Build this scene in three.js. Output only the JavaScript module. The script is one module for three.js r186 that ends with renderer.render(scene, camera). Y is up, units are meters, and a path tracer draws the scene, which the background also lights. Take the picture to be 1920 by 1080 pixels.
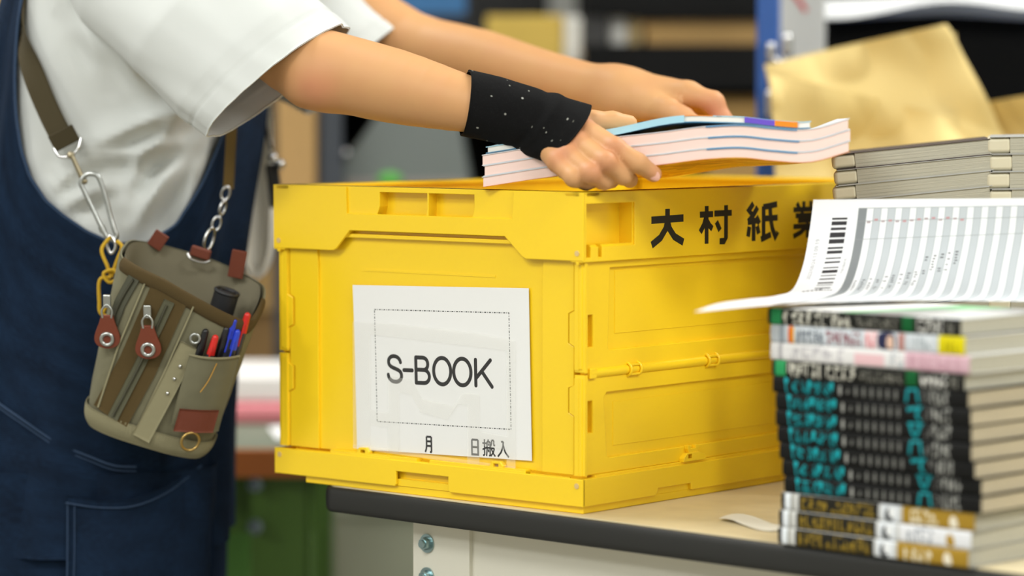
import * as THREE from 'three';
import { RoundedBoxGeometry } from 'three/addons/geometries/RoundedBoxGeometry.js';
import { mergeGeometries } from 'three/addons/utils/BufferGeometryUtils.js';
import { ImprovedNoise } from 'three/addons/math/ImprovedNoise.js';
import { RectAreaLightUniformsLib } from 'three/addons/lights/RectAreaLightUniformsLib.js';

// ---------- camera, exposure, lights ----------
const scene = new THREE.Scene();
scene.background = new THREE.Color(0x0b0b0b);
const renderer = new THREE.WebGLRenderer({ antialias: true });
renderer.toneMapping = THREE.LinearToneMapping;
renderer.toneMappingExposure = 2.12;
renderer.shadowMap.enabled = true;
RectAreaLightUniformsLib.init();
const camera = new THREE.PerspectiveCamera(11.0158, 16 / 9, 0.1, 60);
camera.position.set(0, 1.08781, 2.49935);
camera.rotation.set(-0.062347, 0, 0);
camera.focus = 2.60;
camera.userData.fStop = 2.4;
scene.add(camera);

const LAMP_RADIANCE = 9.0;
const LAMP_COLOR = new THREE.Color(0.985, 1.0, 0.995);
const LAMPS = [[-1.3, 1.7], [1.5, 1.6], [-1.3, 3.7], [1.6, 3.4], [-1.3, -0.9], [1.5, -0.9], [3.3, 1.2], [-3.4, 1.4]];

// ---------- helpers ----------
const V3 = (x, y, z) => new THREE.Vector3(x, y, z);
let seed = 7;
const rnd = () => { seed = (seed + 0x6d2b79f5) | 0; let t = Math.imul(seed ^ (seed >>> 15), 1 | seed); t = (t + Math.imul(t ^ (t >>> 7), 61 | t)) ^ t; return ((t ^ (t >>> 14)) >>> 0) / 4294967296; };
const noise = new ImprovedNoise();
const n3 = (x, y, z = 0) => noise.noise(x, y, z);
const fbm = (x, y, z = 0) => n3(x, y, z) * 0.6 + n3(x * 2.1, y * 2.1, z + 5) * 0.3 + n3(x * 4.3, y * 4.3, z + 9) * 0.15;
const lerp = THREE.MathUtils.lerp, clamp = THREE.MathUtils.clamp, sst = THREE.MathUtils.smoothstep;
function interp(tab, x, k = 1) { // tab rows [x, a, b, ...]; smooth between rows
  if (x <= tab[0][0]) return tab[0][k];
  for (let i = 1; i < tab.length; i++) if (x <= tab[i][0]) { const t = (x - tab[i - 1][0]) / (tab[i][0] - tab[i - 1][0]); return lerp(tab[i - 1][k], tab[i][k], t); }
  return tab[tab.length - 1][k];
}
const taken = new Map();
function numbered(n) { const k = taken.get(n) ?? 0; taken.set(n, k + 1); return k ? n + '_' + String(k).padStart(3, '0') : n; }
function tag(o, label, category, group) { o.userData.label = label; o.userData.category = category; if (group) o.userData.group = group; return o; }
function shade(o) { o.traverse((m) => { if (m.isMesh) { m.castShadow = true; m.receiveShadow = true; } }); return o; }
function thing(name, label, category, pos = [0, 0, 0], turn = 0, group) {
  const o = new THREE.Group(); o.name = numbered(name); o.position.set(...pos); o.rotation.y = turn; scene.add(o);
  return tag(o, label, category, group);
}
function part(name, geo, mat, parent) { const m = new THREE.Mesh(Array.isArray(geo) ? merge(geo) : geo, mat); m.name = name; m.castShadow = m.receiveShadow = true; parent.add(m); return m; }
function solo(name, geo, mat, label, category, group) { const m = part(numbered(name), geo, mat, scene); return tag(m, label, category, group); }
function structure(name, geo, mat) { const m = part(name, geo, mat, scene); m.userData.kind = 'structure'; return m; }
function merge(list) {
  return mergeGeometries(list.map((g) => { const h = g.index ? g.toNonIndexed() : g.clone(); for (const k of Object.keys(h.attributes)) if (!['position', 'normal', 'uv'].includes(k)) h.deleteAttribute(k); if (!h.attributes.uv) h.setAttribute('uv', new THREE.BufferAttribute(new Float32Array(h.attributes.position.count * 2), 2)); return h; }));
}
const box = (w, h, d, x = 0, y = 0, z = 0, r = 0) => (r ? new RoundedBoxGeometry(w, h, d, 2, r) : new THREE.BoxGeometry(w, h, d)).translate(x, y, z);
const span = (x0, x1, y0, y1, z0, z1, r = 0) => box(x1 - x0, y1 - y0, z1 - z0, (x0 + x1) / 2, (y0 + y1) / 2, (z0 + z1) / 2, r);
const cyl = (r, h, n = 20) => new THREE.CylinderGeometry(r, r, h, n);
function tube(pts, r, seg = 40, rad = 10, closed = false) { return new THREE.TubeGeometry(new THREE.CatmullRomCurve3(pts.map((p) => V3(...p)), closed, 'centripetal'), seg, r, rad, closed); }
function outline(pts, S = THREE.Shape) { const s = new S(); pts.forEach(([x, y], i) => (i ? s.lineTo(x, y) : s.moveTo(x, y))); s.closePath(); return s; }
// extrude an outline in (a, b) from depth d0 to d1 with a small bevel
function plate(pts, d0, d1, bevel = 0, holes = []) {
  const s = outline(pts); for (const h of holes) s.holes.push(outline(h, THREE.Path));
  const b = Math.min(bevel, (d1 - d0) * 0.45);
  const g = new THREE.ExtrudeGeometry(s, { depth: d1 - d0 - 2 * b, bevelEnabled: b > 0, bevelSize: b, bevelOffset: -b, bevelThickness: b, bevelSegments: 2, curveSegments: 6 });
  return g.translate(0, 0, d0 + b);
}
const rect = (x0, x1, y0, y1) => [[x0, y0], [x1, y0], [x1, y1], [x0, y1]];
// grid surface; f(u, v) -> [x, y, z]; uv in metres when su, sv are given
function grid(nu, nv, f, { su = 1, sv = 1, closeU = false, thick = 0 } = {}) {
  const pos = [], uv = [], idx = [];
  for (let j = 0; j <= nv; j++) for (let i = 0; i <= nu; i++) { pos.push(...f(i / nu, j / nv)); uv.push(i / nu * su, j / nv * sv); }
  for (let j = 0; j < nv; j++) for (let i = 0; i < nu; i++) { const a = j * (nu + 1) + i, b = a + 1, c = a + nu + 1, d = c + 1; idx.push(a, b, d, a, d, c); }
  const g = new THREE.BufferGeometry();
  g.setAttribute('position', new THREE.Float32BufferAttribute(pos, 3)); g.setAttribute('uv', new THREE.Float32BufferAttribute(uv, 2)); g.setIndex(idx); g.computeVertexNormals();
  if (closeU) { const n = g.attributes.normal; for (let j = 0; j <= nv; j++) { const a = j * (nu + 1), b = a + nu, v = V3().fromBufferAttribute(n, a).add(V3().fromBufferAttribute(n, b)).normalize(); n.setXYZ(a, v.x, v.y, v.z); n.setXYZ(b, v.x, v.y, v.z); } }
  if (!thick) return g;
  // shell: a second skin moved inwards and walls along the open borders
  const N = pos.length / 3, p2 = [...pos], uv2 = [...uv, ...uv], n = g.attributes.normal.array, id2 = [...idx];
  for (let k = 0; k < N; k++) for (let c = 0; c < 3; c++) p2.push(pos[k * 3 + c] - n[k * 3 + c] * thick);
  for (let k = 0; k < idx.length; k += 3) id2.push(idx[k] + N, idx[k + 2] + N, idx[k + 1] + N);
  const wall = (a, b) => id2.push(a, a + N, b + N, a, b + N, b);
  for (let i = 0; i < nu; i++) { wall(i + 1, i); const r = nv * (nu + 1) + i; wall(r, r + 1); }
  if (!closeU) for (let j = 0; j < nv; j++) { const a = j * (nu + 1); wall(a, a + nu + 1); wall(a + nu + 1 + nu, a + nu); }
  const s = new THREE.BufferGeometry(); s.setAttribute('position', new THREE.Float32BufferAttribute(p2, 3)); s.setAttribute('uv', new THREE.Float32BufferAttribute(uv2, 2)); s.setIndex(id2); s.computeVertexNormals();
  if (closeU) { const m = s.attributes.normal; for (let o = 0; o <= N; o += N) for (let j = 0; j <= nv; j++) { const a = o + j * (nu + 1), b = a + nu, v = V3().fromBufferAttribute(m, a).add(V3().fromBufferAttribute(m, b)).normalize(); m.setXYZ(a, v.x, v.y, v.z); m.setXYZ(b, v.x, v.y, v.z); } }
  return s;
}
// mesh of the zero level of f (negative inside) by surface nets
function nets(f, [x0, y0, z0], [x1, y1, z1], h) {
  const nx = Math.ceil((x1 - x0) / h) + 1, ny = Math.ceil((y1 - y0) / h) + 1, nz = Math.ceil((z1 - z0) / h) + 1, F = new Float32Array(nx * ny * nz);
  for (let k = 0, q = 0; k < nz; k++) for (let j = 0; j < ny; j++) for (let i = 0; i < nx; i++, q++) F[q] = f(x0 + i * h, y0 + j * h, z0 + k * h);
  const at = new Int32Array(nx * ny * nz).fill(-1), pos = [], idx = [], sx = 1, sy = nx, sz = nx * ny;
  const E = [[0, 1], [2, 3], [4, 5], [6, 7], [0, 2], [1, 3], [4, 6], [5, 7], [0, 4], [1, 5], [2, 6], [3, 7]];
  for (let k = 0; k < nz - 1; k++) for (let j = 0; j < ny - 1; j++) for (let i = 0; i < nx - 1; i++) {
    const q = i + j * sy + k * sz, c = [F[q], F[q + sx], F[q + sy], F[q + sx + sy], F[q + sz], F[q + sz + sx], F[q + sz + sy], F[q + sz + sx + sy]];
    let m = 0; for (let t = 0; t < 8; t++) if (c[t] < 0) m |= 1 << t;
    if (m === 0 || m === 255) continue;
    let px = 0, py = 0, pz = 0, n = 0;
    for (const [a, b] of E) if ((c[a] < 0) !== (c[b] < 0)) { const t = c[a] / (c[a] - c[b]); px += (a & 1) + ((b & 1) - (a & 1)) * t; py += (a >> 1 & 1) + ((b >> 1 & 1) - (a >> 1 & 1)) * t; pz += (a >> 2) + ((b >> 2) - (a >> 2)) * t; n++; }
    at[q] = pos.length / 3; pos.push(x0 + (i + px / n) * h, y0 + (j + py / n) * h, z0 + (k + pz / n) * h);
  }
  const quad = (a, b, c, d, flip) => { if (a < 0 || b < 0 || c < 0 || d < 0) return; flip ? idx.push(a, c, b, a, d, c) : idx.push(a, b, c, a, c, d); };
  for (let k = 1; k < nz - 1; k++) for (let j = 1; j < ny - 1; j++) for (let i = 1; i < nx - 1; i++) {
    const q = i + j * sy + k * sz, s = F[q] < 0;
    if (s !== F[q + sx] < 0) quad(at[q - sy - sz], at[q - sz], at[q], at[q - sy], !s);
    if (s !== F[q + sy] < 0) quad(at[q - sx - sz], at[q - sx], at[q], at[q - sz], !s);
    if (s !== F[q + sz] < 0) quad(at[q - sx - sy], at[q - sy], at[q], at[q - sx], !s);
  }
  const nor = [], e = h * 0.5;
  for (let v = 0; v < pos.length; v += 3) { const [x, y, z] = [pos[v], pos[v + 1], pos[v + 2]]; const g = V3(f(x + e, y, z) - f(x - e, y, z), f(x, y + e, z) - f(x, y - e, z), f(x, y, z + e) - f(x, y, z - e)).normalize(); nor.push(g.x, g.y, g.z); }
  const g = new THREE.BufferGeometry(); g.setAttribute('position', new THREE.Float32BufferAttribute(pos, 3)); g.setAttribute('normal', new THREE.Float32BufferAttribute(nor, 3)); g.setIndex(idx);
  return g;
}
const smin = (a, b, k) => { const h = Math.max(k - Math.abs(a - b), 0) / k; return Math.min(a, b) - h * h * k * 0.25; };
// tapered capsule as [ax, ay, az, ra, bx, by, bz, rb]
function cone(c, x, y, z) {
  const dx = c[4] - c[0], dy = c[5] - c[1], dz = c[6] - c[2], t = clamp(((x - c[0]) * dx + (y - c[1]) * dy + (z - c[2]) * dz) / (dx * dx + dy * dy + dz * dz), 0, 1);
  return Math.hypot(x - c[0] - dx * t, y - c[1] - dy * t, z - c[2] - dz * t) - (c[3] + (c[7] - c[3]) * t);
}
const chain = (...j) => j.slice(1).map((b, i) => [...j[i], ...b]);

// ---------- textures ----------
function dataTex(n, f, srgb = true) {
  const d = new Uint8Array(n * n * 4);
  for (let y = 0; y < n; y++) for (let x = 0; x < n; x++) { const c = f(x / n, y / n), o = (y * n + x) * 4; for (let k = 0; k < 3; k++) d[o + k] = clamp(c[k] * 255, 0, 255); d[o + 3] = 255; }
  const t = new THREE.DataTexture(d, n, n); t.wrapS = t.wrapT = THREE.RepeatWrapping; t.magFilter = THREE.LinearFilter; t.minFilter = THREE.LinearMipmapLinearFilter; if (srgb) t.colorSpace = THREE.SRGBColorSpace; t.needsUpdate = true;
  return t;
}
const tiled = (t, rx, ry = rx) => { const c = t.clone(); c.repeat.set(rx, ry); c.needsUpdate = true; return c; };
const per = (x, y, f, s) => { const a = n3(x * f, y * f, s), b = n3((x - 1) * f, y * f, s), c = n3(x * f, (y - 1) * f, s), d = n3((x - 1) * f, (y - 1) * f, s); return lerp(lerp(a, b, x), lerp(c, d, x), y); };
const gray = (v) => [v, v, v];
const mottle = dataTex(256, (x, y) => gray(0.93 + 0.05 * per(x, y, 6, 1) + 0.04 * per(x, y, 24, 2)));
const weaveBump = dataTex(256, (x, y) => gray(0.5 + 0.25 * Math.sin(x * Math.PI * 2 * 64) * Math.sin(y * Math.PI * 2 * 64) + 0.2 * per(x, y, 40, 3)), false);
const twill = dataTex(256, (x, y) => { const d = Math.sin((x + y) * Math.PI * 2 * 48), v = 0.78 + 0.1 * d + 0.22 * per(x, y, 5, 4) + 0.14 * per(x, y, 30, 8); return [v * 0.95, v, v]; });
const roughBump = dataTex(256, (x, y) => gray(0.5 + 0.3 * per(x, y, 12, 5) + 0.3 * per(x, y, 48, 6)), false);
function canvasTex(w, h, draw) { const c = document.createElement('canvas'); c.width = w; c.height = h; draw(c.getContext('2d'), w, h); const t = new THREE.CanvasTexture(c); t.colorSpace = THREE.SRGBColorSpace; t.anisotropy = 8; return t; }

// ---------- materials ----------
const M = (color, roughness = 0.6, o = {}) => new THREE.MeshPhysicalMaterial({ color, roughness, ...o });
const metal = (color, roughness = 0.25) => M(color, roughness, { metalness: 1 });
const chrome = metal(0xd8d8d6, 0.18), steel = metal(0xb9bcb8, 0.32), brass = metal(0xb89a5c, 0.35);
const yellow = M(0xffd622, 0.28);
const yellowDeep = M(0xffcb12, 0.36);
const pinMat = M(0xe8c98a, 0.4, { metalness: 0.3 });
const ink = M(0x17160f, 0.45);
const paperWhite = M(0xeeeeea, 0.75);
const black = M(0x151514, 0.5), blackMatte = M(0x0b0b0a, 0.9, { specularIntensity: 0.3 });
const leather = M(0x6e3018, 0.5, { bumpMap: tiled(roughBump, 8), bumpScale: 0.0003 });
const kraft = M(0xd8c07e, 0.75, { side: THREE.DoubleSide });
const carton = M(0xb8935c, 0.85, { map: tiled(mottle, 2) });
// ---------- room ----------
const wallMat = M(0xe2e3df, 0.9), floorMat = M(0x8d897e, 0.7, { map: tiled(mottle, 1.5) }), ceilMat = M(0xf0efea, 0.9);
structure('floor', span(-5.2, 5.2, -0.2, 0, -4.2, 6.2), floorMat);
structure('ceiling', span(-5.2, 5.2, 2.75, 2.95, -4.2, 6.2), ceilMat);
structure('wall_back', span(-5.2, 5.2, 0, 2.75, -4.2, -4.0), wallMat);
structure('wall_front', span(-5.2, 5.2, 0, 2.75, 6.0, 6.2), wallMat);
structure('wall_left', span(-5.2, -5.0, 0, 2.75, -4.0, 6.0), wallMat);
structure('wall_right', span(5.0, 5.2, 0, 2.75, -4.0, 6.0), wallMat);

const lampHousing = M(0xf2f2ee, 0.5), lampFace = M(0xffffff, 0.6, { emissive: 0xfff6ea, emissiveIntensity: 1.0 });
const where = ['in the middle row, left of centre', 'in the middle row, right of centre', 'in the front row, left', 'in the front row, right', 'over the back of the worker', 'over the dark rack', 'on the far right side', 'on the far left side'];
LAMPS.forEach(([x, z], i) => {
  const o = thing('ceiling_lamp', 'flat white fluorescent ceiling lamp ' + where[i], 'lamp', [x, 2.75, z], 0, 'ceiling lamps');
  part('housing', span(-0.63, 0.63, -0.05, 0, -0.33, 0.33, 0.01), lampHousing, o);
  part('diffuser', span(-0.6, 0.6, -0.056, -0.05, -0.3, 0.3), lampFace, o);
  const l = new THREE.RectAreaLight(LAMP_COLOR, LAMP_RADIANCE, 1.2, 0.6); l.position.set(0, -0.06, 0); l.rotation.x = -Math.PI / 2; l.name = 'lamp_light'; o.add(l);
});

// ---------- the work table ----------
{
  const t = thing('work_table', 'cream work table with black rubber edge under the yellow crate', 'table', [-0.172, 0, -0.204], -0.754);
  // local x runs along the front edge, local -z goes back
  const LX = 1.5, D = 0.60, r = 0.014, top = [];
  for (const [cx, cd, a0] of [[r, r, Math.PI], [LX - r, r, 1.5 * Math.PI], [LX - r, D - r, 0], [r, D - r, Math.PI / 2]]) for (let k = 0; k <= 6; k++) { const a = a0 + k / 6 * Math.PI / 2; top.push([cx + r * Math.cos(a), cd + r * Math.sin(a)]); }
  const inner = top.map(([x, y]) => [lerp(LX / 2, x, 1 - 0.0016 / LX), lerp(D / 2, y, 1 - 0.0016 / D)]);
  part('table_top', plate(inner, 0.7165, 0.74, 0.0004).rotateX(-Math.PI / 2), M(0xe9d9b0, 0.42, { map: tiled(mottle, 2) }), t);
  part('edge_band', (() => { // rubber band with rounded profile around the top
    const prof = []; for (let k = 0; k <= 12; k++) { const a = -Math.PI / 2 + k / 12 * Math.PI; prof.push([0.0035 * Math.cos(a), 0.7275 + 0.0115 * Math.sign(Math.sin(a)) * Math.pow(Math.abs(Math.sin(a)), 0.6)]); }
    const pts = [...top, top[0]], c = [LX / 2, D / 2];
    return grid(pts.length - 1, 12, (u, v) => { const i = Math.round(u * (pts.length - 1)), [x, y] = pts[i], a = pts[(i - 1 + top.length) % top.length], b = pts[(i + 1) % top.length]; let nx = b[1] - a[1], ny = a[0] - b[0]; const l = Math.hypot(nx, ny); nx /= l; ny /= l; if (nx * (x - c[0]) + ny * (y - c[1]) < 0) { nx = -nx; ny = -ny; } const [o, h] = prof[Math.round(v * 12)]; return [x + nx * o, h, -y - ny * o]; });
  })(), M(0x22221f, 0.5, { side: THREE.DoubleSide }), t);
  const cream = M(0xd9d6c6, 0.45);
  part('apron', [span(0.105, 1.4, 0.63, 0.716, -0.034, -0.03), span(0.105, 1.4, 0.63, 0.716, -0.57, -0.566), span(0.105, 0.109, 0.63, 0.716, -0.57, -0.03), span(1.396, 1.4, 0.63, 0.716, -0.57, -0.03)], cream, t);
  for (const [x, sx] of [[0.09, 1], [1.41, -1]]) for (const [z, sz] of [[-0.03, -1], [-0.57, 1]]) part('leg', [span(Math.min(x, x + sx * 0.07), Math.max(x, x + sx * 0.07), 0, 0.716, Math.min(z, z + sz * -0.004), Math.max(z, z + sz * -0.004)), span(Math.min(x, x + sx * 0.004), Math.max(x, x + sx * 0.004), 0, 0.716, Math.min(z, z + sz * 0.06), Math.max(z, z + sz * 0.06))], cream, t);
  for (const y of [0.694, 0.664]) {
    const b = part('bolt', [new THREE.CylinderGeometry(0.0085, 0.0085, 0.0014, 24).rotateX(Math.PI / 2).translate(0, 0, 0.0007), new THREE.CylinderGeometry(0.0056, 0.006, 0.005, 6).rotateX(Math.PI / 2).translate(0, 0, 0.0038), new THREE.CylinderGeometry(0.0034, 0.0038, 0.003, 16).rotateX(Math.PI / 2).translate(0, 0, 0.007)], metal(0x9fb6b8, 0.25), t);
    b.position.set(0.108, y, -0.026);
  }
}
// ---------- strokes for lettering (boxes of 100 x 100, y down) ----------
const GLYPH = {
  dai: [[[4, 31], [96, 29]], [[50, 3], [50, 32], [45, 55], [30, 78], [5, 96]], [[50, 32], [56, 56], [70, 77], [96, 93]]],
  mura: [[[3, 24], [42, 24]], [[23, 3], [23, 98]], [[22, 28], [15, 50], [4, 68]], [[25, 42], [31, 52], [40, 61]], [[46, 23], [98, 23]], [[81, 3], [81, 86], [75, 94], [62, 94]], [[52, 44], [63, 66]]],
  shi: [[[21, 2], [7, 19], [20, 32]], [[34, 12], [20, 33], [5, 48]], [[4, 49], [39, 45]], [[30, 36], [40, 54]], [[22, 50], [22, 98]], [[9, 61], [5, 86]], [[33, 60], [38, 80]], [[95, 6], [70, 10], [52, 12]], [[53, 10], [53, 90]], [[45, 95], [76, 84]], [[53, 42], [97, 41]], [[73, 10], [75, 44], [81, 70], [91, 93], [97, 78]]],
  gyo: [[[38, 2], [38, 22]], [[61, 2], [61, 22]], [[16, 6], [24, 21]], [[84, 5], [76, 21]], [[5, 23], [95, 23]], [[31, 26], [35, 37]], [[69, 26], [65, 37]], [[12, 39], [88, 39]], [[20, 52], [80, 52]], [[5, 67], [95, 67]], [[50, 39], [50, 98]], [[47, 68], [30, 82], [5, 93]], [[53, 68], [70, 82], [95, 93]]],
  getsu: [[[26, 6], [26, 58], [22, 78], [10, 97]], [[26, 6], [80, 6]], [[80, 6], [80, 90], [76, 96], [62, 95]], [[26, 33], [80, 33]], [[26, 60], [80, 60]]],
  nichi: [[[18, 6], [18, 98]], [[18, 6], [82, 6]], [[82, 6], [82, 98]], [[18, 49], [82, 49]], [[18, 92], [82, 92]]],
  han: [[[1, 25], [31, 25]], [[17, 3], [17, 88], [12, 93], [4, 92]], [[1, 61], [31, 49]], [[47, 3], [43, 14]], [[36, 16], [36, 62], [31, 96]], [[36, 16], [59, 16]], [[59, 16], [59, 92], [50, 94]], [[30, 50], [65, 50]], [[47, 25], [48, 38]], [[47, 59], [48, 74]], [[71, 7], [71, 24], [64, 41]], [[71, 7], [88, 7]], [[88, 7], [88, 34], [98, 34]], [[66, 51], [92, 51]], [[92, 51], [84, 73], [63, 96]], [[69, 55], [79, 76], [98, 96]]],
  nyu: [[[34, 8], [52, 8]], [[52, 8], [49, 36], [32, 70], [4, 96]], [[52, 30], [66, 66], [97, 96]]],
};
// a stroke as one ribbon outline of the given width
function ribbon(pts, w) {
  const L = [], R = [];
  pts.forEach((p, i) => {
    const a = pts[Math.max(i - 1, 0)], b = pts[Math.min(i + 1, pts.length - 1)], l = Math.hypot(b[0] - a[0], b[1] - a[1]), nx = -(b[1] - a[1]) / l, ny = (b[0] - a[0]) / l;
    let k = w / 2;
    if (i && i < pts.length - 1) { const c = Math.hypot(p[0] - a[0], p[1] - a[1]), cosh = ((p[0] - a[0]) * (b[0] - a[0]) + (p[1] - a[1]) * (b[1] - a[1])) / (c * l); k /= Math.max(0.6, cosh); }
    L.push([p[0] + nx * k, p[1] + ny * k]); R.unshift([p[0] - nx * k, p[1] - ny * k]);
  });
  return [...L, ...R];
}
function inkGlyph(ctx, g, x, y, w, h, lw) { ctx.lineWidth = lw; ctx.lineJoin = 'round'; ctx.lineCap = 'butt'; for (const s of GLYPH[g]) { ctx.beginPath(); s.forEach(([a, b], i) => (i ? ctx.lineTo(x + a / 100 * w, y + b / 100 * h) : ctx.moveTo(x + a / 100 * w, y + b / 100 * h))); ctx.stroke(); } }

// ---------- the folding crate ----------
// local x: along the long side, local z: along the label end; millimetres turned into metres
const CRATE_AT = [0.05964, 0.74, 0], CRATE_TURN = 0.8646736;
const crate = thing('folding_crate', 'yellow plastic folding crate with black lettering, standing on the cream table', 'crate', CRATE_AT, CRATE_TURN);
const CL = 530, CW = 366, mm = 0.001;
const endFace = (g) => g.applyMatrix4(new THREE.Matrix4().makeBasis(V3(0, 0, 1), V3(0, 1, 0), V3(-1, 0, 0)).setPosition(0, 0, -CW * mm)); // (a, b, d) on the label end
const about = (g) => g.clone().translate(-CL * mm / 2, 0, CW * mm / 2).rotateY(Math.PI).translate(CL * mm / 2, 0, -CW * mm / 2); // same piece on the opposite side
const P = (pts, d0, d1, bevel = 0.6, holes = []) => plate(pts.map(([a, b]) => [a * mm, b * mm]), d0 * mm, d1 * mm, bevel * mm, holes.map((h) => h.map(([a, b]) => [a * mm, b * mm])));
{
  // upper rim
  const rimOut = [[0, 214], [75, 214], [79, 215.5], [96, 232.5], [279, 232.5], [299, 215.5], [303, 214], [366, 214], [366, 272], [0, 272]];
  const rimStep = [[0, 214], [75, 214], [79, 215.5], [96, 232.5], [279, 232.5], [299, 215.5], [303, 214], [366, 214], [366, 272], [289, 272], [287, 248], [93, 248], [92, 272], [0, 272]];
  const grips = [[[128, 246.5], [186.5, 246.5], [188, 254], [188, 267.5], [131.5, 267.5], [131.5, 255]], [[189.5, 246.5], [240, 246.5], [243, 255], [243, 267.5], [190, 267.5], [190, 254]]];
  const endRim = () => [
    P([[24, 226], [90, 226], [96, 232.5], [279, 232.5], [285, 226], [342, 226], [342, 272], [24, 272]], -16, -2, 0.5, grips), P(rimStep, -2.6, 0, 0.7),
    P(rect(126, 246, 243, 269), -15, -12.5, 0.2),
    P(rect(0, 366, 268.5, 272), -22, -4, 0.8),
  ];
  const recess = [[4.5, 217], [10.5, 217], [10.5, 226], [20.5, 226], [20.5, 217], [25.5, 217], [25.5, 226], [70, 226], [70, 262], [4.5, 262]];
  const sideRim = () => [
    P(rect(0.6, 529.4, 213, 272), -14, 0, 0.7, [recess, recess.map(([a, b]) => [CL - a, b]).reverse()]),
    P(rect(3, 74, 214, 266), -18, -16, 0.2), P(rect(456, 527, 214, 266), -18, -16, 0.2), P(rect(68.5, 71.5, 214, 264), -17, -2, 0.2), P(rect(0, 530, 268.5, 272), -20, -4, 0.8),
    P([[26, 222], [69, 222], [69, 227.5], [26, 227.5]], -9, -1.2, 1.6), P([[11, 222], [20, 222], [20, 227.5], [11, 227.5]], -9, -1.2, 1.6),
    P(rect(0, 530, 211, 214), -8, -5, 0.3),
  ];
  const e = endRim().map(endFace), s = sideRim();
  const rim = part('rim', [...e, ...e.map(about), ...s, ...s.map(about)], yellow, crate);
  // grip lip: a sloped ledge under the two openings
  const lip = new THREE.ExtrudeGeometry(outline([[-13, 246], [-13, 243], [-1.5, 243], [-1.5, 244.5], [-5, 247]].map(([x, y]) => [x * mm, y * mm])), { depth: 0.116, bevelEnabled: false });
  lip.applyMatrix4(new THREE.Matrix4().makeBasis(V3(0, 0, 1), V3(0, 1, 0), V3(1, 0, 0))).translate(0.127, 0, 0);
  const lipEnd = endFace(lip);
  part('grip_ledge', [lipEnd, about(lipEnd)], yellow, rim);
  for (const [gl, x] of [['dai', 91], ['mura', 161], ['shi', 232], ['gyo', 302.5]]) {
    const hgt = gl === 'dai' ? 33 : 35, y0 = gl === 'dai' ? 223 : 222;
    const w = 49.5, gs = GLYPH[gl].map((s, i) => P(ribbon(s.map(([a, b]) => [x + a / 100 * w, y0 + hgt - b / 100 * hgt]), gl === 'dai' ? 6.4 : gl === 'gyo' ? 4.6 : 5.4), -0.05, 0.14 + i * 0.004, 0));
    part('lettering', gs, ink, rim);
  }
  const disc = (a, b, d, r = 2.4) => new THREE.CylinderGeometry(r * mm, r * mm, 0.0012, 20).rotateX(Math.PI / 2).translate(a * mm, b * mm, d * mm);
  for (const [a, b] of [[7, 221], [359.5, 220.5], [359.5, 24], [7, 24]]) { part('pin', endFace(disc(a, b, 0)), pinMat, crate); part('pin', about(endFace(disc(a, b, 0))), pinMat, crate); }
  part('pin', [disc(8, 238.5, -15, 3), disc(522, 238.5, -15, 3)], pinMat, crate);

  // end panels with toothed edges
  const toothR = (x) => [[x, 32], [x, 82], [x - 6, 85], [x - 6, 106], [x, 108], [x, 141], [x - 6, 144], [x - 6, 169], [x, 172], [x, 232]];
  const toothL = (x) => toothR(x).map(([a, b]) => [2 * x - a, b]);
  const endOut = [...toothR(351), ...toothL(15).reverse()];
  const endP = [P(endOut, -15, -8.4, 0.4), P([...toothR(351), [319, 232], [316, 200], [316, 32]], -8.6, -6, 0.5), P([[51, 32], [51, 200], [48, 232], ...toothL(15).reverse()], -8.6, -6, 0.5),
    P(rect(75, 303, 226, 229.5), -15, -3.6, 0.5), P(rect(105, 262, 196, 198), -8.6, -8, 0.1)].map(endFace);
  for (const k of [0, 1]) part('end_panel', k ? endP.map(about) : endP, yellow, crate);
  // long side panels, folding at the hinge rod
  const slotHi = rect(10, 18.5, 141, 168), slotLo = rect(10, 18.5, 68, 95), mir = (h) => h.map(([a, b]) => [CL - a, b]).reverse();
  const strip = (y0, y1, t0, t1) => [[352.6, y0], [352.6, t0 - 3], [346.6, t0], [346.6, t1], [352.6, t1 + 3], [352.6, y1], [364, y1], [364, y0]];
  const stripMir = (s) => s.map(([a, b]) => [CW - a, b]).reverse();
  const upHole = [[39, 139], [43, 137], [487, 137], [491, 139], [488, 207], [42, 207]], loHole = [[38, 101], [34, 97], [38, 47], [41, 45], [489, 45], [492, 47], [496, 97], [492, 101]].reverse();
  const up = [P(rect(4, 526, 121.5, 213), -13, -8, 0.3, [slotHi, mir(slotHi)]), P([[4, 123], [8, 118], [26, 121.5], [504, 121.5], [522, 118], [526, 123], [526, 213], [4, 213]], -8.2, -4.5, 0.8, [slotHi, mir(slotHi), upHole]), P(rect(6, 524, 122, 212), -14, -13, 0.2), P(rect(52, 478, 150, 204), -8.2, -7.4, 0.5)];
  const lo = [P(rect(4, 526, 32, 115), -13, -8, 0.3, [slotLo, mir(slotLo)]), P(rect(4, 526, 32, 115), -8.2, -4.5, 0.8, [slotLo, mir(slotLo), loHole]), P(rect(6, 524, 33, 114), -14, -13, 0.2), P(rect(50, 480, 54, 92), -8.2, -7.4, 0.5)];
  const post = (y0, y1, t0, t1) => endFace(P(strip(y0, y1, t0, t1), -9, -5, 0.6));
  const postM = (y0, y1, t0, t1) => endFace(P(stripMir(strip(y0, y1, t0, t1)), -9, -5, 0.6));
  const upG = [...up, post(119.5, 213, 144, 169), about(postM(119.5, 213, 144, 169))], loG = [...lo, post(32, 117.5, 85, 106), about(postM(32, 117.5, 85, 106))];
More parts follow.
